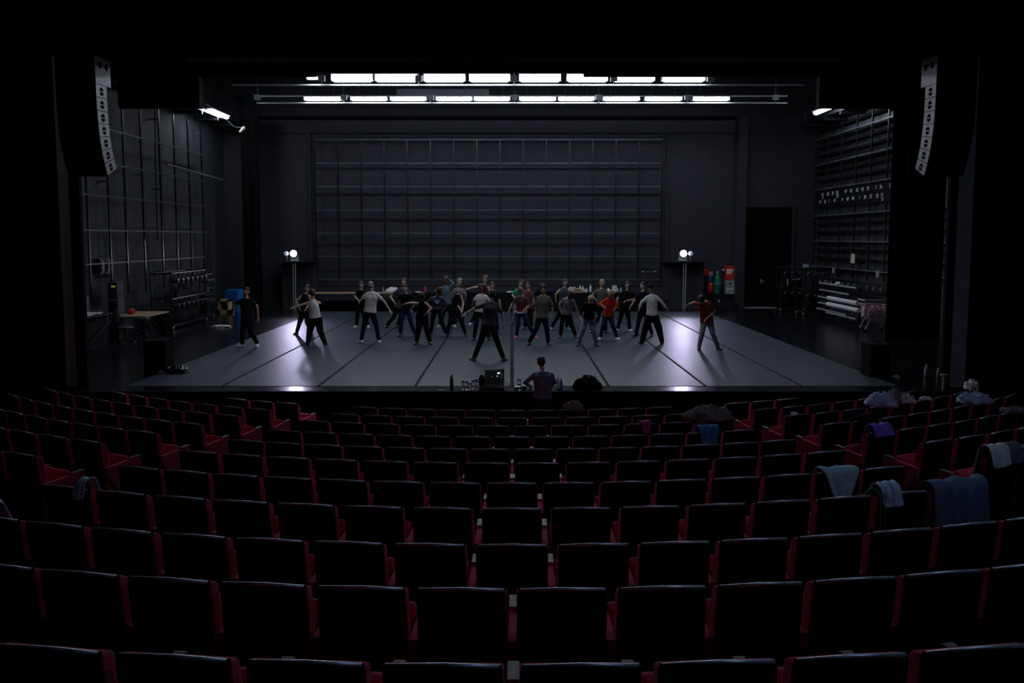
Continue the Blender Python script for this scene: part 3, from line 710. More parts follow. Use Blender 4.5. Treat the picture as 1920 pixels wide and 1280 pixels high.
PE = [
 ('person in dark t-shirt and white shoes standing alone at far left of the dancers', (462, 550), (450, 561), (474, 561), (440, 573), (482, 574), (438, 585), (484, 598), (464, 600), (457, 621), (473, 621), (454.5, 645), (483, 645), 650, dict(face=-10, shoe='s_white', hair='h_black', sk='k_tan', toes=(-60, 20), broad=1.12)),
 ('person in black tank top facing forward behind the left white tank top', (575, 542.5), (564.5, 553.5), (581, 553), (555, 564.5), (581, 566), (562, 579), (574, 579), (571.5, 586), (563, 604), (577, 604), (556.5, 622), (584, 622), 627, dict(sleeve='tank', hair='h_brown', style='bun', hly=-.2, hry=-.2)),
 ('person in white tank top seen from behind reaching left, hand far outstretched', (586, 553.5), (578, 565.5), (594, 563), (562.5, 572.5), (600, 568), (549, 576.5), (584, 570), (591, 595), (580.5, 620), (600, 620), (577.6, 640), (609, 641), 647, dict(face=190, top='c_white', sleeve='tank', hair='h_brown', ery=.22, hry=.42, baggy=1.3)),
 ('person in black t-shirt facing forward behind the pale-haired dancer in white', (677, 535), (669, 546), (685.5, 545.5), (665.5, 556), (688, 556), (672, 562.5), (678, 561), (676, 572), (671, 592), (683, 592), (668, 609), (690, 610), 614, dict(hair='h_brown', sk='k_fair', ely=-.1, ery=-.1, hly=-.28, hry=-.28, shoe='s_white')),
 ('person in white t-shirt and navy trousers seen from behind with pale hair and white shoes', (696, 537.5), (688, 549), (708, 550), (681, 556), (721, 566), (676, 562.5), (732, 583), (694, 584), (681, 610), (704, 611), (677, 635), (710, 636), 643, dict(face=165, top='c_offw', hair='h_grey', legs='c_navy', shoe='s_white', toes=(60, 10), broad=1.1)),
 ('person in grey t-shirt at the back bending an elbow outward at left', (757, 528), (745, 542), (766, 543), (732, 556), (770, 556), (740, 568), (764, 566), (750, 576), (738, 595), (752, 592), (725.5, 611), (746, 605), 614, dict(top='c_steel', hair='h_brown', hly=-.25, hry=-.2)),
 ('person in black long sleeves with a purple cloth hanging at the hip', (759, 542), (750, 552.5), (771, 552), (743, 562), (780, 561), (741, 569), (776, 572), (761, 579), (753.5, 602), (770, 601), (751, 625), (778, 622), 630, dict(sleeve='long', legs='c_denim', hair='h_brown', style='short', bend=.15, hly=-.2, hry=-.2, extra=waist_cloth('c_purple'))),
 ('person in black sleeveless outfit leaning with one bare arm stretched left', (791, 558), (782, 567), (799, 565.5), (771, 567), (809, 577), (759, 569.5), (800, 587), (791.5, 591), (786, 615), (800, 614), (781, 638), (806, 639), 645, dict(face=0, sleeve='tank', hair='h_black', style='veil', bend=.25, sk='k_fair', baggy=1.2, hry=-.15)),
 ('person in dark blue t-shirt with pale chest print and hanging head', (823, 549), (808, 557.5), (833, 558), (802, 567), (837, 573), (806, 580), (828, 586), (820, 577), (812, 597), (828, 599), (808, 617), (836, 622), 628, dict(top='c_steel', hair='h_brown', sk='k_dark', bend=.2, hly=-.2, extra=print_front, style='curly')),
 ('person in blue-grey shirt at the back with one arm raised behind the head', (834.5, 529), (824, 539), (844, 537), (817, 546), (850, 531), (822, 556), (841, 523), (837, 569), (831, 590), (845, 590), (824, 608), (851, 609), 613, dict(top='c_bluegrey', sleeve='long', hair='h_brown', style='curly', sk='k_dark', shoe='s_white', hry=.1)),
 ('person in pale pink long sleeves half hidden behind the masked dancer', (861, 530), (851, 541), (869, 542), (846, 553), (873, 553), (847, 563), (872, 563), (859, 566), (854, 588), (866, 588), (853, 609), (868, 609), 612, dict(top='c_mauve', sleeve='long', hair='h_grey', style='curly', legs='c_denim', shoe='s_white')),
 ('person in black tank top with white face mask, hands joined low', (858, 544), (850, 554), (866.5, 554), (856, 568), (868, 568), (864.5, 583), (866.5, 583), (854, 580), (845, 600), (865, 601), (838, 622), (873, 624), 630, dict(sleeve='tank', hair='h_black', mask=True, hly=-.25, hry=-.22)),
 ('auburn-haired person at the back with a bare arm stretched out to the left', (909, 527), (901, 535), (916, 537), (887, 539), (920, 550), (872, 543), (923, 562), (905, 566), (892, 586), (911, 586), (883, 605), (914, 605), 609, dict(top='c_maroon', sleeve='tank', hair='h_red', style='curly', legs='c_denim', shoe='s_white')),
 ('person in pale grey t-shirt facing forward just behind the leader', (902, 543.5), (894, 553.5), (913, 553.5), (887, 566), (918, 566), (884.5, 577.5), (914, 578), (900, 583), (893, 607), (910, 607), (889, 631), (917, 631), 638, dict(top='c_offw', hair='h_black', sk='k_dark')),
 ('short-haired person in black at the back, behind the shoulder of the leader', (922.5, 537), (914, 548.5), (932, 549), (910, 562), (936, 563.5), (911, 575), (939, 576), (923, 577), (919, 598), (930, 598), (917, 618), (933, 618), 623, dict(hair='h_brown', sk='k_fair')),
 ('leader in dark grey t-shirt seen from behind, legs wide and arms spread', (922, 557.5), (909, 567.5), (932, 568.5), (890, 577.5), (941, 586), (870, 589.5), (944.5, 608), (917, 608), (902, 638), (931, 638), (889, 667), (944, 668), 677, dict(face=180, top='c_olive', hair='h_black', shoe='s_brown', broad=1.12, baggy=1.05, sleeve='half', toes=(38, -38))),
 ('person in green t-shirt at the back with a bent arm', (976.5, 533.5), (966, 542.5), (983, 543), (961, 553), (986, 554), (966, 559), (984, 564), (971, 568), (966, 587), (978, 587), (962, 603), (984, 603), 607, dict(top='c_green', hair='h_brown', style='curly', legs='c_pants', hly=-.15)),
 ('person in dull rose top and jeans leaning forward, pink shoes', (976, 546), (967.5, 557), (988, 557.5), (959, 571), (990, 574), (953.5, 585), (979, 585), (977, 583), (971, 607), (989, 605), (968.5, 628), (1003, 628), 634, dict(top='c_rose', sleeve='short', legs='c_denim', shoe='s_pink', hair='h_red', bend=.22, hry=-.2, extra=skirt_cloth('c_offw'))),
 ('bearded person in maroon t-shirt behind the dancer in dull rose', (989, 535), (983.5, 546.5), (999, 547), (983, 560), (1001, 562), (986, 572), (997.5, 576), (990, 577), (987, 595), (995, 595), (984, 612), (997, 612), 617, dict(top='c_rose', hair='h_black', sk='k_fair')),
 ('curly-haired person in brown-grey t-shirt with arms hanging, legs apart', (1018, 544), (1007.5, 556.5), (1030.5, 556.5), (1004.5, 573.5), (1036, 574), (1004.5, 590), (1034, 595), (1016.5, 594), (1005, 617), (1025, 617), (992, 639), (1028, 641), 647, dict(top='c_brown', hair='h_black', style='curly', sk='k_tan', broad=1.08, bend=.1, sleeve='half')),
 ('person with dark purple hair and teal shoes at the back', (1059.5, 532), (1048, 542.5), (1067, 541.5), (1042, 552), (1070.5, 552), (1042, 561), (1068, 561), (1056.5, 570), (1046, 591), (1061, 591), (1034, 612), (1063, 613), 618, dict(top='c_steel', sleeve='tank', hair='h_purple', style='long', shoe='s_teal', face=15)),
 ('person in mauve grey long sleeves with head hanging down', (1069, 554), (1056.5, 559.5), (1076, 562.5), (1049, 570), (1081, 580), (1051, 583), (1082, 597), (1062.5, 586), (1053, 607), (1071, 607), (1051, 627), (1079, 627), 633, dict(top='c_mauve', sleeve='long', hair='h_black', bend=.3, style='veil')),
 ('person with bowed fair head in black top and grey striped trousers', (1107.5, 562), (1096.5, 568.5), (1118, 569.5), (1088.5, 581.5), (1122, 584), (1087, 594), (1118, 592), (1104, 594), (1093, 617), (1112, 618), (1084.5, 640), (1117.5, 641), 648, dict(sleeve='long', legs='c_pants', hair='h_blond', bend=.38, style='short', extra=stripe, hly=-.2, hry=-.2)),
 ('blond person in dark t-shirt at the back with a hand on the hip', (1128.5, 532), (1118, 543.5), (1137, 543.5), (1110.5, 553), (1144, 558), (1118, 564), (1141, 571), (1128, 572), (1121, 595), (1134, 595), (1108.5, 618), (1136, 619), 624, dict(top='c_brown', hair='h_blond')),
 ('person in bright orange-red sweater with long fair hair over the face', (1145, 553.5), (1135, 560), (1152, 561.5), (1125, 569), (1156, 573), (1131, 575), (1151, 580), (1140, 590), (1130, 609), (1148, 608), (1125.5, 630), (1157, 631), 637, dict(top='c_orange', sleeve='long', hair='h_blond', style='veil', shoe='s_white', bend=.2, legs='c_denim', extra=stripe, hly=-.25, hry=-.25, hem=-.1)),
 ('person in black t-shirt with long straight black hair, forearm across the waist', (1176, 534.5), (1166, 546.5), (1186, 547), (1157, 561), (1191, 560), (1158, 573), (1173, 564.5), (1171.5, 576), (1163, 596), (1178, 596), (1158, 615), (1181, 616), 621, dict(hair='h_black', style='long', shoe='s_white', hry=-.25)),
 ('bearded person in navy t-shirt looking left, behind the black cap', (1205, 537), (1196, 548.5), (1214, 549), (1189, 564), (1219, 562), (1182, 576), (1217, 575), (1206, 581), (1199, 603), (1217, 602), (1193, 624), (1222, 624), 630, dict(top='c_navy', hair='h_black', face=-35, sk='k_fair')),
 ('person in pale grey sweater and black cap seen from behind, arms held out', (1221, 544), (1212.5, 555), (1232, 554.5), (1203, 567), (1241.5, 567.5), (1198.5, 578), (1250, 578), (1223, 590), (1211, 615), (1236, 615), (1204, 637), (1241, 638), 645, dict(face=180, top='c_offw', sleeve='long', hair='c_black', style='cap', baggy=1.45, sk='k_tan')),
 ('person in rust-orange t-shirt and grey trousers, far right, head bowed and arm out', (1317, 563), (1310, 567.5), (1332, 567.5), (1299, 566), (1338, 583), (1287, 570.5), (1321, 598), (1325, 600), (1315, 624), (1335, 624), (1311, 647), (1346, 648), 655, dict(top='c_rust', legs='c_pants', hair='h_black', bend=.3, sk='k_tan', hry=-.25, shoe='s_black', broad=1.1, style='curly')),
]
people = []
for a in PE: people.append(person(*a[:-1], **a[-1]))
# the person working at the front of the stage, on the floor of the stalls
yq = 14.62
def down(px, z):                      # pixel column at height z at this distance
    c = Vector((P(px, 700, yq).x, yq, z)); u = proj(c); return (u[0], u[1])
people.append(person('person in grey-blue long-sleeved top seen from behind, standing at the stage edge', (1015.5, 682), (999.5, 699), (1036, 699), (985, 717), (1040, 716), (999, 728), (1030, 727),
    down(1018, -.06), down(1012, -.52), down(1026, -.52), down(1011, -.90), down(1027, -.90), 900,
    face=180, top='c_bluegrey', sleeve='long', legs='c_denim', hair='h_brown', Y=yq, zf=-1.0, broad=1.12, hly=.25, hry=.25, ely=.05, ery=.05, hem=-.1, toes=(10, -10)))
# ================================================================== hanging speaker arrays
def rot2(p, c, a):                       # rotate (y,z) about c
    y, z = p[0] - c[0], p[1] - c[1]; return (c[0] + y * math.cos(a) - z * math.sin(a), c[1] + y * math.sin(a) + z * math.cos(a))
def array(side):
    s = -1 if side == 'left' else 1
    xi = 7.64 if s < 0 else 7.79; xo = xi + .74; y0 = 13.95
    t = thing('speaker_array', 'curved hanging line of loudspeakers at the %s of the stage' % side, 'loudspeaker', (s * (xi + xo) / 2, y0 + .3, 4.2))
    def cab(poly, name, plate=True, big=False):
        o = obj(name, MB().prism(poly, 0, s * xi, s * xo), 'black', t)
        xs = s * (xi - .006)
        cy = sum(p[0] for p in poly) / 4; cz = sum(p[1] for p in poly) / 4
        pl = obj('side_plate', MB().prism(poly, 0, s * xi, xs), 'grey', o)
        def q(fy, fz):
            a = [poly[0][i] * (1 - fy) + poly[1][i] * fy for i in (0, 1)]; b = [poly[3][i] * (1 - fy) + poly[2][i] * fy for i in (0, 1)]
            return (a[0] * (1 - fz) + b[0] * fz, a[1] * (1 - fz) + b[1] * fz)
        if big:
            for fy in (.30, .72):
                c = q(fy, .72); obj('handle_recess', MB().loft([((x, c[0], c[1]), (0, .05, 0), (0, 0, .07)) for x in (xs, xs - s * .004)], 12), 'black', o)
        else:
            for up_ in (0, 1):
                pts = []
                for k in range(9):
                    a = math.pi * k / 8
                    pts.append(q(.5 + .17 * math.cos(a), (.54 + .28 * math.sin(a)) if up_ else (.46 - .28 * math.sin(a))))
                obj('handle_recess', MB().prism(pts, 0, xs, xs - s * .004), 'black', o)
            obj('seam', MB().prism([q(.0, .0), q(1, 0), q(1, .05), q(0, .05)], 0, xs, xs - s * .003), 'black', o)
    cab([(y0, 5.93), (y0 + .52, 5.93), (y0 + .52, 6.42), (y0, 6.42)], 'flown_subwoofer', big=True)
    y, z, a = y0, 5.92, 0.0
    D = .36
    for k in range(7):
        h = .245
        top0 = (y, z); top1 = (y + D * math.cos(a), z + D * math.sin(a))
        a2 = a + R([1, 2, 3, 4, 5, 6, 7][k])
        bot0 = (y + h * math.sin((a + a2) / 2), z - h * math.cos((a + a2) / 2))
        bot1 = (bot0[0] + D * math.cos(a2), bot0[1] + D * math.sin(a2))
        cab([bot0, bot1, top1, top0], 'speaker_cabinet')
        y, z, a = bot0[0], bot0[1], a2
    obj('fly_frame', MB().box((s * xi, y0 + .05, 6.42), (s * xo, y0 + .5, 6.5)).tube([(s * (xi + .3), y0 + .25, 6.5), (s * (xi + .3), y0 + .25, 12.9)], .02, 6), 'black', t)
array('left'); array('right')

# ================================================================== helpers for props
def lathe(c, prof, n=14):
    return MB().loft([((c[0], c[1], c[2] + z), (r, 0, 0), (0, r, 0)) for r, z in prof], n)
def top(name, mb, m, label, cat, group=None, **k): return tag(obj(name, mb, m, **k), label, cat, group)
def bottle(c, h, r, m, label, capm='white', cat='bottle', group=None, name='bottle'):
    t = thing(name, label, cat, c, group)
    obj('bottle_body', lathe(c, [(r * .9, 0), (r, .02), (r, h * .62), (r * .8, h * .74), (r * .42, h * .84), (r * .4, h * .92)]), m, t, smooth=True)
    obj('bottle_cap', lathe((c[0], c[1], c[2] + h * .92), [(r * .46, 0), (r * .46, h * .08)]), capm, t)
    return t
def heap(name, c, sx, sy, h, m, label, cat, seed=0, parent=None, rz=0, fold=.25):
    mb = MB(); n, k = 36, 12; vs = []; fs = []
    for j in range(k + 1):
        t = math.pi / 2 * j / k
        for i in range(n):
            a = 2 * math.pi * i / n
            d = Vector((math.cos(a) * math.cos(t), math.sin(a) * math.cos(t), math.sin(t)))
            f = 1 + fold * noise.noise(d * 2.3 + Vector((seed, 0, 0))) + fold * .7 * abs(noise.noise(d * 5 + Vector((0, seed, 3)))) 
            x, y, z = d.x * sx * f, d.y * sy * f, max(0, d.z) ** .8 * h * (1 + fold * 1.4 * noise.noise(d * 3.1 + Vector((seed, 5, 0))))
            vs.append(Vector((c[0] + x * math.cos(rz) - y * math.sin(rz), c[1] + x * math.sin(rz) + y * math.cos(rz), c[2] + z)))
    for j in range(k):
        for i in range(n):
            i2 = (i + 1) % n; fs.append((j * n + i, j * n + i2, (j + 1) * n + i2, (j + 1) * n + i))
    fs.append(tuple(range(n - 1, -1, -1))); fs.append(tuple(range(k * n, (k + 1) * n)))
    mb.add(vs, fs); o = obj(name, mb, m, parent, smooth=True)
    if not parent: tag(o, label, cat)
    return o
bpy.context.view_layer.update()
seat_list = []
for key, s in seat_at.items():
    q = proj(s.location + Vector((0, 0, .95))); seat_list.append((q[0], q[1], s, key))
def near(u, v):
    return min(seat_list, key=lambda e: (e[0] - u) ** 2 + ((e[1] - v) * 1.6) ** 2)[2]
def drape(u, v, x0, x1, bl, fl, m, label, cat, name='jacket', seed=0, lift=.0, ragged=.3, seat=None, taper=0, parts=None):
    s = seat or near(u, v); Rm = Matrix.Rotation(s.rotation_euler.z, 3, 'Z')
    nx, prof = 18, []
    b = [(-.105, .95 - bl), (-.098, .95 - bl * .66), (-.090, .95 - bl * .33), (-.080, .955), (-.058, .980 + lift), (-.01, .995 + lift), (.05, .980 + lift), (.085, .93), (.115, .95 - fl * .4), (.16, .95 - fl * .75), (.20, .95 - fl)]
    vs = []; fs = []; npt = len(b)
    for i in range(nx + 1):
        f = i / nx
        for j, (y, z) in enumerate(b):
            edge = (1 - abs(2 * f - 1)) ** .6
            zz = z; x = x0 + (x1 - x0) * f
            if j < 4:
                k = (4 - j) / 4; xm = (x0 + x1) / 2
                x = xm + (x - xm) * (1 - taper * k)
                ln = (.95 - z); zz = .95 - ln * (1 - ragged + ragged * (edge * .9 + .5 * noise.noise(Vector((f * 3, seed, 0)))))
            n1 = noise.noise(Vector((f * 4.5, j * .35, seed))); n2 = noise.noise(Vector((f * 11, j * .6, seed + 9)))
            off = .022 * (n1 + .6 * n2 + .45)
            yy = y - off if j <= 4 else y + off
            if 3 <= j <= 7: zz += .02 * (n1 + .6) + lift * .5 * n2
            vs.append(s.location + Rm @ Vector((x, yy, zz)))
    for i in range(nx):
        for j in range(npt - 1): a = i * npt + j; fs.append((a, a + 1, a + npt + 1, a + npt))
    o = obj(name, MB().add(vs, fs), m, smooth=True); tag(o, label, cat)
    md = o.modifiers.new('solid', 'SOLIDIFY'); md.thickness = .012; md.offset = 1
    md = o.modifiers.new('sub', 'SUBSURF'); md.levels = 1; md.render_levels = 1
    return o
def on_cushion(u, v):
    s = near(u, v); return s.location + Matrix.Rotation(s.rotation_euler.z, 3, 'Z') @ Vector((0, .33, .49)), s

# ================================================================== clothes left on the seats
drape(1595, 885, -.20, .22, .30, .25, 'c_towel', 'pale teal knitted cardigan draped over the back of a red seat', 'cardigan', 'cardigan', 3, taper=.45)
drape(1835, 922, -.30, .30, .46, .3, 'c_fleece', 'dark blue fleece coat hung over a seat back at the right', 'coat', 'coat', 5, lift=.03, ragged=.12)
drape(1950, 905, -.28, .15, .3, .3, 'c_fleece', 'blue-grey coat on the seat at the right edge, beside the fleece coat', 'coat', 'coat', 6)
sc = near(1710, 932)
drape(0, 0, -.25, -.05, .10, .3, 'c_lblue', 'white and pale blue shirt bunched on the left corner of a seat back', 'shirt', 'shirt', 8, lift=.05, seat=sc)
drape(0, 0, -.262, -.215, .34, .1, 'c_green', 'thin green strap cloth hanging down the left edge of a seat back', 'cloth', 'cloth', 9, seat=sc, ragged=.1)
sj = near(1905, 862)
drape(0, 0, -.26, .02, .12, .45, 'c_white', 'white puffy jacket thrown over the aisle seat at the far right', 'jacket', 'jacket', 12, lift=.07, seat=sj, ragged=.2)
drape(0, 0, .03, .26, .10, .4, 'c_grey', 'grey jacket beside the white puffy jacket at the far right', 'jacket', 'jacket', 13, lift=.06, seat=sj, ragged=.2)
drape(1325, 815, -.10, .20, .20, .2, 'c_mblue', 'blue denim jacket slung over a seat back, right of centre', 'jacket', 'jacket', 15, lift=.05, taper=.3)
drape(1228, 797, -.02, .16, .16, .2, 'c_pinkc', 'bright pink scarf hanging over a seat back, right of centre', 'scarf', 'scarf', 17, taper=.5)
scoat = near(1325, 793)
cp = scoat.location + Vector((.0, .06, .96)); heap('coat', cp, .36, .18, .20, 'c_taupe', 'brown winter coat heaped along a seat back, right of centre', 'coat', 19, fold=.35)
drape(0, 0, -.24, .02, .09, .2, 'c_rose', 'dusky pink scarf lying against the brown winter coat', 'scarf', 'scarf', 21, lift=.08, seat=scoat)
sx_ = near(1086, 768); heap('jacket', sx_.location + Vector((.03, .04, .95)), .17, .13, .14, 'c_taupe', 'taupe jacket over a front row seat near the person at the stage edge', 'jacket', 23, fold=.45)
drape(1620, 788, -.2, .22, .14, .3, 'c_navy', 'dark navy sweater over a seat in the right side block', 'sweater', 'sweater', 25, lift=.05)
drape(1670, 808, -.2, .15, .04, .3, 'c_purple', 'bright purple cloth on a seat back in the right side block', 'cloth', 'cloth', 27, lift=.06)
c, s_ = on_cushion(1690, 822); c = s_.location + Vector((-.05, .35, .49))
heap('striped_bag', c, .22, .20, .24, 'c_taupe', 'striped brown and white bag on an aisle seat, right side block', 'bag', 4)
def seatheap(u, v, sx, sy, h, m, label, cat, name, seed, z=None):
    s = near(u, v - 8); b = P(u, v, s.location.y); c = Vector((b.x, s.location.y + .02, s.location.z + .955))
    heap(name, c, sx, sy, h, m, label, cat, seed, fold=.4)
seatheap(1654, 762, .24, .17, .20, 'c_lblue', 'pale blue shirt heaped on a front seat at the right', 'shirt', 'shirt', 31)
seatheap(1676, 760, .10, .13, .22, 'c_taupe', 'brown scarf heaped against the pale blue shirt', 'scarf', 'scarf', 32)
seatheap(1702, 757, .13, .11, .13, 'c_white', 'small white towel right of the pale blue shirt', 'towel', 'towel', 33)
seatheap(1737, 752, .10, .08, .05, 'c_white', 'crumpled white paper on a front row seat at the right', 'paper', 'paper', 34)
seatheap(1828, 765, .27, .15, .15, 'c_lblue', 'lilac blue folded shirt on a seat near the right jamb', 'shirt', 'shirt', 35)
seatheap(1822, 738, .12, .10, .16, 'c_offw', 'white and navy rag on the seats below the right jamb', 'rag', 'rag', 36)
seatheap(1905, 784, .22, .12, .07, 'c_grey', 'grey folded jacket on a seat at the right edge', 'jacket', 'jacket', 37)
seatheap(1490, 778, .05, .05, .03, 'c_white', 'tiny scrap of white paper on a seat near the right aisle', 'paper', 'paper', 38)
sl = near(45, 965)
drape(0, 0, -.22, .02, .03, .2, 'c_lblue', 'pale blue shirt lying on a seat back at the far left', 'shirt', 'shirt', 41, lift=.07, seat=sl)
sl2 = near(110, 916)
drape(0, 0, .13, .24, .07, .2, 'c_lblue', 'small lilac cloth on the right corner of a seat back at the left', 'cloth', 'cloth', 43, lift=.05, seat=sl2)

# ================================================================== things at the front edge of the stage
c = G(845, 735); bottle((c.x, 15.08, 0), .32, .037, 'dgrey', 'slim black bottle with silver cap at the stage edge', 'pipe')
for i, (px, hh) in enumerate(((868, .20), (874.5, .18), (881, .15), (886.5, .20), (893, .23))):
    y = 15.06 + .07 * (i % 2); x = (px - 960) / FOC * 15.2
    t = thing('glass', 'clear drinking glass, %s from the left beside the lit console' % ordn[i], 'glass', (x, y, 0), 'glasses on the stage edge')
    obj('glass_wall', lathe((x, y, 0), [(.026, 0), (.030, .01), (.034, hh)]), 'glass', t, smooth=True)
    obj('glass_rim', lathe((x, y, hh - .004), [(.035, 0), (.035, .006)]), 'grey', t)
top('tape_strip', MB().box((-1.53, 15.0, 0), (-1.39, 15.03, .006)), 'grey', 'short pale strip on the stage edge left of the black bottle', 'tape')
def console():
    x0, x1 = (897 - 960) / FOC * 15.2, (945 - 960) / FOC * 15.2
    t = thing('lighting_console', 'open black console with small coloured lit keys on the stage edge', 'console', ((x0 + x1) / 2, 15.15, 0))
    obj('console_base', MB().prism([(15.0, 0), (15.35, 0), (15.35, .10), (15.0, .05)], 0, x0 + .02, x1), 'c_black', t, bevel=.008)
    obj('display_panel', MB().add([(x0 + .10, 15.28, .10), (x1, 15.28, .10), (x1 + .0, 15.40, .37), (x0 + .12, 15.40, .34), (x0 + .10, 15.32, .09), (x1, 15.32, .09), (x1, 15.44, .36), (x0 + .12, 15.44, .33)],
        [(0, 1, 2, 3), (4, 7, 6, 5), (0, 4, 5, 1), (1, 5, 6, 2), (2, 6, 7, 3), (3, 7, 4, 0)]), 'dgrey', t)
    obj('side_bag', MB().ell((x0 + .06, 15.2, .14), (.07, 0, 0), (0, .10, 0), (0, 0, .15)), 'c_black', t, smooth=True)
    for fx, fz, m, w in ((.72, .72, 'screen', .022), (.82, .74, 'yellowled', .012), (.40, .45, 'yellowled', .009), (.66, .5, 'screen', .009), (.85, .42, 'yellowled', .008), (.88, .6, 'yellowled', .008)):
        x = x0 + .1 + (x1 - x0 - .1) * fx; z = .10 + .26 * fz; y = 15.28 + .12 * fz - .006
        obj('lit_key', MB().box((x - w, y - .004, z - w * .6), (x + w, y + .004, z + w * .6)), m, t)
console()
def p15(px, v=737, y=15.05): return ((px - 960) / FOC * 15.1, y)
cab = MB().tube([(p15(944)[0], 15.3, .14), (p15(952)[0], 15.2, .12), (p15(960)[0], 15.05, .02), (p15(963)[0], 14.97, .012), (p15(963.5)[0], 14.84, -.02), (p15(963)[0], 14.84, -.5)], .007, 6)
top('black_cable', cab, 'dgrey', 'thin cable running from the console down over the stage edge', 'cable')
top('black_cable', MB().tube([(p15(944)[0], 15.32, .08), (p15(955)[0], 15.35, .012), (p15(975)[0], 15.33, .01), (p15(992)[0], 15.25, .03)], .007, 6), 'dgrey', 'cable lying from the console to the white adapters', 'cable')
for i, (px, w, h, nm) in enumerate(((969, .05, .06, 'left of the three by the person'), (983, .045, .075, 'middle of the three by the person'), (993, .035, .04, 'right of the three by the person'))):
    x = p15(px)[0]
    t = thing('power_adapter', 'small white adapter box on the stage edge, %s' % nm, 'adapter', (x, 15.12, 0), 'adapters on the stage edge')
    obj('adapter_case', MB().box((x - w, 15.06, 0), (x + w, 15.16, h)), 'grey' if i % 2 else 'white', t, bevel=.008)
    obj('plug', MB().box((x - w * .6, 15.052, h * .3), (x - w * .1, 15.061, h * .7)).box((x + w * .2, 15.052, h * .3), (x + w * .6, 15.061, h * .7)), 'dgrey', t)
x, y = p15(974, y=15.3)
t = thing('plastic_cup', 'clear plastic cup behind the white adapters', 'cup', (x, y, 0)); obj('cup_wall', lathe((x, y, 0), [(.035, 0), (.048, .17)]), 'glass', t, smooth=True)
x, y = p15(1047); bottle((x, y + .1, 0), .28, .035, 'white', 'white bottle beside the person at the stage edge', 'grey')
x, y = p15(1053); bottle((x, y + .02, 0), .24, .030, 'c_purple', 'dark purple bottle in front of the white bottle', 'white')
x, y = p15(1103, y=15.15)
bg = heap('black_bag', (x, 15.18, 0), .27, .13, .24, 'c_black', 'soft black shoulder bag lying on the stage edge', 'bag', 7, fold=.3)
obj('strap', MB().tube([(x - .1, 15.12, .18), (x - .02, 15.05, .30), (x + .06, 15.08, .29), (x + .12, 15.14, .16)], .014, 6), 'c_black', bg)

# ================================================================== floor speakers, bags and bottles at the sides
def floor_speaker(x, y, w, d, h, label):
    t = thing('floor_speaker', label, 'loudspeaker', (x, y, 0))
    obj('speaker_case', MB().box((x - w / 2, y, 0), (x + w / 2, y + d, h)), 'dgrey' if 0 else 'black', t, bevel=.015)
    obj('grille', MB().box((x - w / 2 + .03, y - .012, .04), (x + w / 2 - .03, y, h - .04)), 'c_black', t)
    obj('top_handle', MB().tube([(x - .08, y + d / 2, h), (x - .07, y + d / 2, h + .035), (x + .07, y + d / 2, h + .035), (x + .08, y + d / 2, h)], .012, 6), 'metal', t)
floor_speaker(-8.15, 16.85, .50, .45, .76, 'black loudspeaker box on the floor at the left front of the stage')
floor_speaker(8.17, 16.4, .46, .45, .74, 'black loudspeaker box on the floor at the right front of the stage')
bg = heap('glossy_bag', (-7.7, 16.95, .006), .25, .16, .15, mat('shiny_black_nylon', (.01, .012, .016), .22, spec=.8), 'shiny black bag on the mat edge beside the left loudspeaker', 'bag', 11, fold=.5)
obj('strap', MB().tube([(-7.9, 16.8, .03), (-8.0, 16.75, .05), (-7.93, 16.9, .13)], .012, 6), 'grey', bg)
bottle((9.25, 16.5, 0), .27, .04, 'grey', 'pale steel bottle on the dark floor near the right jamb', 'white')
bottle((9.47, 16.42, 0), .20, .027, 'grey', 'small pale bottle right of the steel bottle', 'white')
t = thing('short_post', 'short dark wooden post by the right jamb', 'post', (8.85, 15.1, 0)); obj('post_shaft', MB().box((8.82, 15.08, 0), (8.88, 15.14, .28)), 'dwood', t); obj('post_top', MB().box((8.79, 15.05, .28), (8.91, 15.17, .31)), 'dwood', t)
heap('crumpled_paper', (8.56, 16.45, 0), .07, .05, .05, 'c_white', 'small crumpled white paper beside the right loudspeaker', 'paper', 3)
heap('plastic_sheet', (-10.1, 25.8, 0), .3, .12, .06, 'c_offw', 'crumpled pale plastic on the black floor at left', 'plastic', 5, fold=.6)

# ================================================================== left wing
def table(name, x0, x1, y0, y1, h, m, lm, label, legs=4, cat='table'):
    t = thing(name, label, cat, ((x0 + x1) / 2, (y0 + y1) / 2, 0))
    obj('tabletop', MB().box((x0, y0, h - .035), (x1, y1, h)), m, t, bevel=.004)
    for x in ((x0 + .06, x1 - .06) if legs == 4 else [x0 + .06 + (x1 - x0 - .12) * k / (legs // 2 - 1) for k in range(legs // 2)]):
        for y in (y0 + .06, y1 - .06): obj('leg', MB().tube([(x, y, 0), (x, y, h - .035)], .02, 8), lm, t)
    return t
table('work_table', -12.0, -10.95, 22.2, 23.75, .75, 'wood', 'metal', 'pale wooden table top in the dark left wing')
t = thing('red_mug', 'red enamel pot on the pale table at left', 'pot', (-11.75, 22.9, .75))
obj('pot_body', lathe((-11.75, 22.9, .75), [(.08, 0), (.10, .02), (.10, .13), (.085, .16)]), 'red', t, smooth=True); obj('pot_handle', MB().tube([(-11.66, 22.85, .87), (-11.56, 22.82, .86), (-11.57, 22.83, .79), (-11.66, 22.86, .78)], .012, 6), 'red', t)
t = thing('side_counter', 'dark counter against the left wall beside the jamb', 'counter', (-12.0, 20.8, 0))
obj('counter_top', MB().box((-12.55, 20.1, .90), (-11.5, 21.4, .95)), 'metal', t); obj('drawer_unit', MB().box((-12.5, 20.15, 0), (-11.65, 21.35, .90)), 'c_black', t); obj('front_brace', MB().tube([(-11.5, 20.2, .2), (-11.5, 21.3, .75)], .015, 6), 'metal', t)
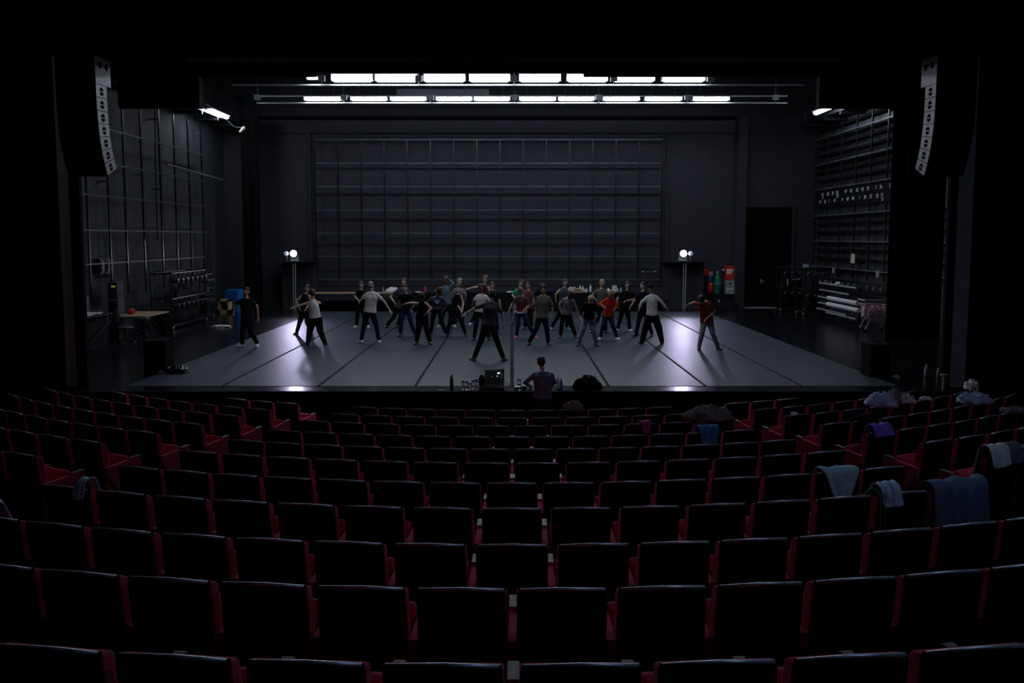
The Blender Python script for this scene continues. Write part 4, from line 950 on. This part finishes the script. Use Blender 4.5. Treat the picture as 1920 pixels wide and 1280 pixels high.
top('paper_sheet', MB().box((-12.35, 20.4, .95), (-11.65, 21.05, .962)), 'white', 'white sheets spread on the dark counter', 'paper')
top('paper_sheet', MB().add([(-12.2, 20.55, .963), (-11.55, 20.75, .963), (-11.65, 21.15, .963), (-12.3, 20.95, .963), (-12.2, 20.55, .975), (-11.55, 20.75, .975), (-11.65, 21.15, .985), (-12.3, 20.95, .985)], [(3, 2, 1, 0), (4, 5, 6, 7), (0, 1, 5, 4), (1, 2, 6, 5), (2, 3, 7, 6), (3, 0, 4, 7)]), 'c_offw', 'slanting white plan on top of the sheets', 'paper')
t = thing('machine_cabinet', 'grey cabinet with a small yellow light at the left wall', 'cabinet', (-12.35, 22.95, 0))
obj('cabinet_body', MB().box((-12.24, 22.55, 0), (-11.95, 22.9, 1.75)), 'lbar', t); obj('indicator_lamp', MB().box((-12.13, 22.54, 1.60), (-12.01, 22.55, 1.64)), 'yellowled', t)
obj('cabinet_door', MB().box((-12.22, 22.53, .1), (-11.97, 22.55, 1.1)), 'metal', t); obj('cabinet_handle', MB().box((-12.2, 22.51, 1.2), (-12.0, 22.53, 1.23)), 'grey', t)
t = thing('monitor_box', 'small grey box standing on the dark counter', 'box', (-12.3, 21.25, .95)); obj('box_body', MB().box((-12.5, 21.12, .95), (-12.15, 21.38, 1.42)), 'dgrey', t); obj('box_door', MB().box((-12.36, 21.10, 1.0), (-12.17, 21.12, 1.38)), 'metal', t)
def office_chair(x, y, rz, label, back=True):
    t = thing('office_chair', label, 'chair', (x, y, 0))
    obj('seat', MB().ell((x, y, .47), (.23, 0, 0), (0, .22, 0), (0, 0, .045)), 'dgrey', t, smooth=True)
    obj('gas_column', MB().tube([(x, y, .10), (x, y, .45)], .025, 8), 'metal', t)
    for k in range(5):
        a = k * 2 * math.pi / 5 + rz; e = (x + .28 * math.cos(a), y + .28 * math.sin(a))
        l = obj('base_leg', MB().tube([(x, y, .12), (e[0], e[1], .07)], .018, 6), 'metal', t); obj('caster', MB().tube([(e[0] - .02, e[1], .03), (e[0] + .02, e[1], .03)], .03, 8), 'dgrey', l)
    if back:
        d = Vector((math.cos(rz + math.pi), math.sin(rz + math.pi), 0)); p = Vector((x, y, 0)) + d * .24
        obj('backrest', MB().ell(p + Vector((0, 0, .80)), (.05, 0, 0), (0, .19, 0), (0, 0, .20)), 'c_black', t, smooth=True); obj('back_post', MB().tube([Vector((x, y, .46)), p + Vector((0, 0, .5)), p + Vector((0, 0, .72))], .015, 6), 'metal', t)
office_chair(-11.35, 21.75, 0, 'dark office chair in front of the pale table')
office_chair(-11.95, 24.05, .5, 'pale round stool behind the pale table', back=False)
def lantern(c, name='stage_light', tilt=.3, glint=False):
    pass
lan_n = 0
def make_lantern():
    t = thing('stage_light', 'lamp', 'stage light')
    obj('lamp_body', MB().loft([((0, -.13, -.22), (.085, 0, 0), (0, 0, .085)), ((0, .02, -.22), (.085, 0, 0), (0, 0, .085)), ((0, .12, -.22), (.055, 0, 0), (0, 0, .06)), ((0, .17, -.22), (.05, 0, 0), (0, 0, .05))], 12), 'dgrey', t)
    obj('lamp_yoke', MB().tube([(-.10, 0, -.22), (-.10, 0, -.06), (.10, 0, -.06), (.10, 0, -.22)], .009, 5), 'metal', t)
    obj('lamp_clamp', MB().box((-.02, -.025, -.06), (.02, .025, .02)), 'metal', t)
    obj('lamp_lens', MB().ell((0, -.13, -.22), (.07, 0, 0), (0, .012, 0), (0, 0, .07)), 'vbar', t, smooth=True)
    return t
LPROTO = make_lantern(); LPROTO['group'] = 'stage lights hung on the trolleys'; first_l = [True]
def put_lantern(p, rz, label):
    if first_l[0]: first_l[0] = False; LPROTO.location = p; LPROTO.rotation_euler = (0, 0, rz); LPROTO['label'] = label
    else: dup(LPROTO, p, rz, label)
def rack(x0, x1, y0, y1, h, label, where, nl, glints=()):
    t = thing('equipment_trolley', label, 'trolley', ((x0 + x1) / 2, (y0 + y1) / 2, 0))
    for x in (x0, x1):
        for y in (y0, y1):
            obj('upright', MB().tube([(x, y, .12), (x, y, h)], .022, 6), 'metal', t)
            w = obj('caster', MB().tube([(x - .02, y, .05), (x + .02, y, .05)], .05, 10), 'dgrey', t); obj('caster_fork', MB().box((x - .03, y - .02, .06), (x + .03, y + .02, .13)), 'pipe', w)
    obj('base_deck', MB().box((x0 - .02, y0 - .02, .12), (x1 + .02, y1 + .02, .17)), 'metal', t)
    L = (y1 - y0) > (x1 - x0)
    for z in (h, h * .55):
        obj('cross_rail', MB().tube([(x0, y0, z), (x1, y0, z)], .02, 6).tube([(x0, y1, z), (x1, y1, z)], .02, 6).tube([(x0, y0, z), (x0, y1, z)], .02, 6).tube([(x1, y0, z), (x1, y1, z)], .02, 6), 'metal', t)
    k = 0
    for z, lv in ((h - .03, 'upper'), (h * .55 - .03, 'lower')):
        for i in range(nl):
            f = (i + .6) / (nl + .2)
            p = (x1 if L else x0 + (x1 - x0) * f, y0 + (y1 - y0) * f if L else y0, z)
            put_lantern(p, (math.pi / 2 if x0 < 0 else -math.pi / 2) if L else 0, 'dark stage light, %s rail of %s, %s from the front' % (lv, where, ordn[i]))
rack(-12.05, -11.35, 24.85, 27.6, 1.9, 'long black wheeled trolley of stage lights along the left wall', 'the long left trolley', 7)
rack(-12.1, -11.6, 28.1, 28.85, 1.7, 'shorter black wheeled trolley behind the long one at left', 'the short left trolley', 3)
rack(11.25, 12.25, 31.15, 31.75, 1.85, 'black wheeled trolley beside the back wall door at right', 'the trolley by the door', 3)
rack(11.55, 12.5, 29.45, 30.15, 1.9, 'black wheeled trolley in front of the one by the door', 'the right front trolley', 3)
for i, (x, y, h) in enumerate(((11.5, 31.45, 1.2), (12.0, 31.45, 1.35), (12.05, 29.8, 1.3))):
    heap('cable_bundle', (x, y, .17), .26, .2, h, 'c_black', 'tall bundle of black cable and cloth on a right-hand trolley, %s from the door' % ordn[i], 'cable bundle', 50 + i, fold=.3)
heap('cable_bundle', (-11.7, 26.2, .17), .28, 1.2, 1.1, 'c_black', 'long black heap of cables on the long left trolley', 'cable bundle', 61, fold=.4)
p = P(1501, 489, 30.0); t = thing('label_card', 'pale blue card standing on the right front trolley', 'card', (p.x, 29.45, 1.9)); obj('card', MB().box((p.x - .11, 29.44, 1.92), (p.x + .11, 29.46, 2.06)), 'c_lblue', t)
tr1 = [o for o in C.objects if o.get('label', '').startswith('black wheeled trolley in front')][0]; tr2 = [o for o in C.objects if o.get('label', '').startswith('black wheeled trolley beside')][0]
for px, v in ((1489, 524), (1494, 523.5), (1499, 523)):
    p = P(px, v, 29.4); obj('white_tag', MB().box((p.x - .03, 29.41, p.z - .015), (p.x + .03, 29.43, p.z + .015)), 'white', tr1)
p = P(1477, 529, 31.1); obj('white_tube', MB().tube([(p.x - .01, 31.13, p.z + .13), (p.x + .02, 31.13, p.z - .13)], .018, 6), 'white', tr2)
# crate and bin
t = thing('wooden_crate', 'open wooden crate on the floor in the far left corner', 'crate', (-11.72, 30.4, 0)); x0, x1, y0, y1 = -11.95, -11.5, 30.2, 30.6
obj('crate_frame', MB().box((x0, y0, 0), (x0 + .08, y1, .58)).box((x1 - .08, y0, 0), (x1, y1, .58)).box((x0, y0, 0), (x1, y1, .16)).box((x0, y0, .5), (x1, y1, .58)), 'wood', t); obj('crate_back', MB().box((x0, y1 - .03, .1), (x1, y1, .5)), 'dwood', t)
t = thing('recycling_bin', 'bright blue bin in the far left corner', 'bin', (-11.6, 31.1, 0))
obj('bin_body', MB().loft([((-11.6, 31.1, 0), (.25, .19, 0), (-.19, .22, 0)), ((-11.6, 31.1, .9), (.32, .24, 0), (-.24, .28, 0))], 4), 'blue', t); obj('bin_rim', MB().box((-11.88, 30.87, .86), (-11.32, 31.33, .93)), 'blue', t, bevel=.01)
t = thing('utility_sink', 'dark low cabinet with a white tap right of the left trolleys', 'cabinet', (-12.1, 29.4, 0)); obj('cabinet_body', MB().box((-12.25, 29.2, 0), (-11.95, 29.6, .95)), 'metal', t); obj('tap', MB().tube([(-12.0, 29.4, .95), (-12.0, 29.4, 1.12), (-11.75, 29.35, 1.1)], .015, 6), 'pipe', t)
t = thing('breaker_box', 'dark panel box fixed high on the left wall', 'panel box', (-12.5, 22.8, 1.9)); obj('box_body', MB().box((XL, 22.5, 2.0), (-12.4, 23.2, 2.45)), 'dgrey', t); obj('box_door', MB().box((-12.4, 22.55, 2.05), (-12.38, 23.15, 2.4)), 'metal', t)

# ================================================================== right wing
t = thing('pipe_trolley', 'wheeled rack of horizontal grey pipes along the right wall', 'trolley', (12.05, 27.3, 0))
for y in (26.0, 28.6):
    obj('upright', MB().tube([(12.15, y, .12), (12.15, y, 1.5)], .03, 8), 'metal', t); obj('foot', MB().box((11.75, y - .04, .08), (12.45, y + .04, .14)), 'metal', t)
    for x in (11.8, 12.4): w = obj('caster', MB().tube([(x - .02, y, .04), (x + .02, y, .04)], .04, 10), 'dgrey', t)
    for z in (.35, .59, .82, 1.09, 1.35): obj('support_arm', MB().box((11.72, y - .02, z - .06), (12.15, y + .02, z - .035)), 'metal', t)
for i, (z, y0, y1) in enumerate(((1.35, 25.7, 28.85), (1.09, 26.3, 28.8), (.82, 25.8, 28.9), (.59, 26.6, 28.9), (.35, 26.4, 29.0), (.30, 25.5, 27.9))):
    top('metal_pipe', MB().tube([(11.9 - (.1 if i == 5 else 0), y0, z), (11.9 - (.1 if i == 5 else 0), y1, z)], .035, 10), 'grey', 'grey metal pipe on the pipe rack, %s from the top' % ordn[i], 'pipe', 'pipes on the pipe rack')
top('pale_roll', MB().tube([(11.78, 25.35, .86), (11.78, 27.7, .86)], .075, 14), 'white', 'thick white roll lying on the pipe rack, upper one', 'roll', 'white rolls on the pipe rack', smooth=False)
top('pale_roll', MB().tube([(11.76, 25.2, .63), (11.76, 27.7, .63)], .08, 14), 'white', 'thick white roll lying on the pipe rack, lower one', 'roll', 'white rolls on the pipe rack', smooth=False)
heap('white_rag', (11.9, 27.2, 1.38), .09, .12, .1, 'c_white', 'small white rag lying on the top pipe of the rack', 'rag', 8)
def cart():
    X0, X1, Y0, Y1 = 11.66, 12.42, 24.5, 24.98
    t = thing('shopping_cart', 'pale pink shopping cart in front of the pipe rack', 'shopping cart', (12.04, 24.75, 0))
    b0 = [(X0 + .12, Y0 + .05, .45), (X1 - .03, Y0 + .05, .42), (X1 - .03, Y1 - .05, .42), (X0 + .12, Y1 - .05, .45)]
    b1 = [(X0, Y0, .90), (X1, Y0, .86), (X1, Y1, .86), (X0, Y1, .90)]
    m = MB(); V = Vector
    for k in range(6):
        f = k / 5; q = [V(b0[i]).lerp(V(b1[i]), f) for i in range(4)]; m.tube(q + [q[0]], .008 if k < 5 else .014, 5)
    for e in range(4):
        for k in range(9):
            f = k / 9; m.tube([V(b0[e]).lerp(V(b0[(e + 1) % 4]), f), V(b1[e]).lerp(V(b1[(e + 1) % 4]), f)], .007, 4)
    for k in range(8):
        f = k / 7; m.tube([V(b0[0]).lerp(V(b0[1]), f), V(b0[3]).lerp(V(b0[2]), f)], .006, 4)
    obj('basket', m, 'pink', t)
    fr = MB()
    for y in (Y0 + .05, Y1 - .05):
        fr.tube([(X0 - .04, y, 1.04), (X0 + .10, y, .85), (X0 + .2, y, .44), (X0 + .05, y, .14)], .014, 6); fr.tube([(X0 + .2, y, .42), (X1 - .02, y, .14)], .014, 6)
    obj('frame', fr, 'pink', t)
    obj('handle', MB().tube([(X0 - .04, Y0, 1.04), (X0 - .04, Y1, 1.04)], .018, 8).tube([(X0 - .04, Y0 + .05, 1.04), (X1 - .1, Y0 + .05, 1.05), (X1, Y0 + .05, .88)], .012, 6), 'white', t)
    for x in (X0 + .05, X1 - .02):
        for y in (Y0 + .05, Y1 - .05):
            w = obj('wheel', MB().tube([(x, y - .015, .055), (x, y + .015, .055)], .055, 12), 'dgrey', t); obj('wheel_fork', MB().box((x - .02, y - .025, .05), (x + .02, y + .025, .15)), 'pipe', w)
    heap('pink_bag', ((X0 + X1) / 2 + .04, 24.72, .47), .26, .18, .38, mat('pale_pink_cloth', (.42, .27, .33), .8, bump=.2), 'pale pink bag filling the shopping cart', 'bag', 6)
    heap('white_bag', (X0 - .06, 24.46, .50), .09, .06, .34, 'c_white', 'white plastic bag hanging on the left side of the cart', 'bag', 16)
    heap('white_bag', (X1 - .04, 24.44, .45), .08, .04, .38, 'c_white', 'white plastic bag hanging on the right side of the cart', 'bag', 17)
cart()
# ---- back wall by the door: fire point
S = 32.8 / FOC; Yw = 32.95
def wbox(u0, u1, v0, v1, d=.05):
    a = P(u0, v0, Yw); b = P(u1, v1, Yw); return MB().box((a.x, Yw - d, b.z), (b.x, Yw + .04, a.z))
t = thing('fire_alarm_sign', 'small plain red sign left of the extinguishers', 'sign', P(1324.5, 517, Yw)); obj('sign_plate', wbox(1320.5, 1328, 504, 517, .03), 'red', t)
t = thing('extinguisher_sign', 'small red and white pictogram sign above the red extinguisher', 'sign', P(1333, 518, Yw)); obj('sign_plate', wbox(1329.2, 1336.4, 508.5, 517.5, .03), 'red', t)
a = obj('sign_mark', wbox(1330, 1335.6, 509.4, 510.2, .035), 'white', t); obj('sign_mark', wbox(1330, 1331, 510, 517, .035), 'white', t); obj('sign_mark', wbox(1334.6, 1335.6, 510, 517, .035), 'white', t); obj('sign_mark', wbox(1332.3, 1333.4, 511.5, 515.5, .035), 'white', t)
c = P(1332.5, 549, 32.75); t = thing('fire_extinguisher', 'red fire extinguisher hanging beside the green cylinder', 'fire extinguisher', c)
obj('cylinder', lathe((c.x, 32.78, c.z), [(.10, 0), (.125, .03), (.125, .34), (.10, .42), (.05, .47)]), 'red', t, smooth=True); obj('valve', MB().box((c.x - .05, 32.74, c.z + .47), (c.x + .05, 32.82, c.z + .53)), 'dgrey', t)
obj('blue_label', MB().box((c.x - .07, 32.88, c.z + .48), (c.x + .07, 32.93, c.z + .76)), 'blue', t); obj('hose', MB().tube([(c.x + .04, 32.72, c.z + .5), (c.x + .13, 32.70, c.z + .4), (c.x + .15, 32.71, c.z + .12)], .015, 6), 'dgrey', t); obj('wall_bracket', MB().box((c.x - .03, 32.8, c.z + .2), (c.x + .03, YB, c.z + .26)), 'metal', t)
c = P(1344.5, 550, 32.75); t = thing('gas_cylinder', 'tall green cylinder hanging between the red extinguisher and the grey cabinet', 'cylinder', c)
obj('cylinder', lathe((c.x, 32.74, c.z), [(.12, 0), (.13, .03), (.13, .36), (.15, .40), (.15, .62), (.12, .72), (.06, .80)]), 'green', t, smooth=True); obj('neck', lathe((c.x, 32.74, c.z + .80), [(.05, 0), (.05, .17), (.03, .18)]), 'grey', t, smooth=True)
for z in (.40, .47): obj('band', lathe((c.x, 32.74, c.z + z), [(.156, 0), (.156, .018)]), 'c_towel', t)
obj('wall_bracket', MB().box((c.x - .03, 32.85, c.z + .3), (c.x + .03, YB, c.z + .36)), 'metal', t)
t = thing('red_wall_sign', 'red sign with white lettering above the grey cabinet', 'sign', P(1368, 524, Yw)); obj('sign_plate', wbox(1360, 1376, 498.5, 524, .03), 'red', t)
for a in ((1362.6, 1364.8, 504, 513.5), (1365.4, 1366.6, 504, 513.5), (1367.6, 1370.6, 504, 513.5), (1371.2, 1375.2, 504, 505.6), (1371.2, 1375.2, 506.4, 507.8), (1371.2, 1373.6, 508.6, 510)):
    obj('sign_lettering', wbox(*a, .036), 'white', t)
t = thing('hydrant_cabinet', 'grey metal cabinet with white marks under the red sign', 'cabinet', P(1367, 551, Yw)); cb = obj('cabinet_body', wbox(1358.5, 1375.5, 525, 551, .15), 'grey', t, bevel=.01)
obj('key_slot', wbox(1365.8, 1369, 529.5, 533, .16), 'black', t)
for a in ((1361, 1363.6, 539.5, 543), (1365, 1367.8, 539.5, 543.5), (1369.5, 1372.4, 538.5, 543)): obj('cabinet_mark', wbox(*a, .16), 'white', t)
top('wall_lamp', MB().sph(P(1356.5, 506, 32.9), .045), 'white', 'tiny white wall lamp left of the red sign', 'lamp')
top('light_switch', wbox(1346.8, 1349.6, 561.5, 566.5, .04), 'white', 'small white wall switch below the green cylinder', 'switch')
t = thing('low_bench', 'low dark bench at the foot of the back wall near the door', 'bench', P(1361, 582, 32.5)); a, b = P(1338, 576, 32.5).x, P(1384, 576, 32.5).x
obj('bench_seat', MB().box((a, 32.3, .17), (b, 32.68, .22)), 'metal', t)
for x in (a + .1, b - .1): obj('bench_leg', MB().box((x - .03, 32.35, 0), (x + .03, 32.6, .17)), 'metal', t)
t = thing('wall_rail', 'short steel rail with two round knobs on the wall grid', 'rail', P(1217, 510, 32.6)); a, b = P(1205, 509.5, 32.6), P(1229, 509, 32.6)
obj('rail_bar', MB().tube([a, b], .015, 6), 'bar', t)
for p in (a, b): obj('rail_knob', MB().sph(p, .05), 'grey', t, smooth=True); obj('rail_mount', MB().tube([p, p + Vector((0, .38, 0))], .02, 6), 'bar', t)

# ================================================================== tables along the back
x0, x1 = P(590, 547, 31.7).x, P(768, 547, 31.7).x
table('long_table', x0, x1, 31.4, 32.1, .76, 'wood', 'metal', 'long pale wooden table by the back wall, left of the dancers', legs=6)
def cloth_table(px0, px1, label):
    a, b = P(px0, 547, 31.7).x, P(px1, 547, 31.7).x
    t = thing('folding_table', label, 'table', ((a + b) / 2, 31.75, 0)); obj('tabletop', MB().box((a, 31.42, .72), (b, 32.1, .75)), 'dgrey', t)
    for x in (a + .1, b - .1):
        for y in (31.5, 32.0): obj('leg', MB().tube([(x, y, 0), (x, y, .72)], .018, 6), 'metal', t)
    m = MB(); n = 60; fr = [(a - .02 + (b - a + .04) * i / n, 31.385 + .018 * math.sin(i * 1.1)) for i in range(n + 1)]; bk = [(p[0], p[1] + .012) for p in reversed(fr)]
    m.prism(fr + bk, 2, .04, .765); m.box((a - .02, 31.38, .752), (b + .02, 32.12, .768))
    top('tablecloth', m, 'c_black', 'black cloth hanging over the %s' % label.replace('black-clothed folding table', 'folding table'), 'tablecloth')
cloth_table(776, 905, 'black-clothed folding table behind the dancers at left of centre')
cloth_table(912, 1060, 'black-clothed folding table behind the dancers at centre')
cloth_table(1068, 1215, 'black-clothed folding table with bottles at right of centre')
def bx(px): return (px - 960) / FOC * 31.6
zt = .768
for i, (px, h, r, m, w) in enumerate(((797, .28, .05, 'c_pinkc', 'pink, left end of the black tables'), (718, .26, .03, 'grey', 'grey, alone on the long wooden table'), (1088, .32, .05, 'white', 'white, beside the brown box'), (1093, .28, .05, 'white', 'white, just left of the small jar'),
    (1107.5, .34, .05, 'white', 'white cone-shaped, left of the blond dancer'), (1159, .2, .03, 'white', 'thin white, right of the big jar'), (1164.5, .22, .03, 'white', 'thin white, beside the long-haired dancer'), (1141, .2, .06, 'white', 'white, above the orange sweater'))):
    bottle((bx(px), 31.6, .76 if px == 718 else zt), h, r, m, 'bottle on a back table: ' + w, m, group='bottles on the back tables')
for i, (px, h, r, w) in enumerate(((1152.8, .30, .11, 'big white jar with a dark lid on the right back table'), (1099, .16, .08, 'small pale jar next to the white bottles'), (956, .06, .14, 'flat white plate stack on the centre back table'), (783, .05, .12, 'flat white dish on the left back table'))):
    t = thing('jar' if h > .1 else 'dish', w, 'jar' if h > .1 else 'dish', (bx(px), 31.6, zt)); obj('jar_body' if h > .1 else 'dish_body', lathe((bx(px), 31.6, zt), [(r * .9, 0), (r, h * .1), (r, h)]), 'white', t, smooth=False)
    if h > .1: obj('lid', lathe((bx(px), 31.6, zt + h), [(r * .6, 0), (r * .6, .03)]), 'dgrey', t)
t = thing('brown_box', 'small brown box in front of the white bottles', 'box', (bx(1084), 31.5, zt)); obj('box_body', MB().box((bx(1084) - .16, 31.42, zt), (bx(1084) + .14, 31.55, zt + .14)), 'wood', t); obj('box_flap', MB().box((bx(1084) - .16, 31.40, zt + .14), (bx(1084) + .14, 31.5, zt + .16)), 'wood', t)
for i, (px, m, w) in enumerate(((734, 'c_offw', 'grey-white cloth bundle on the long wooden table'), (1020, 'c_navy', 'dark bundle on the centre back table'), (1036, 'c_navy', 'small dark bag on the centre back table beside the dark bundle'), (1076, 'c_mauve', 'mauve cloth bundle on the right back table'))):
    heap('cloth_bundle', (bx(px), 31.7, .76 if px == 734 else zt), .28 if i != 2 else .15, .18, .22, m, w, 'bundle', 70 + i)
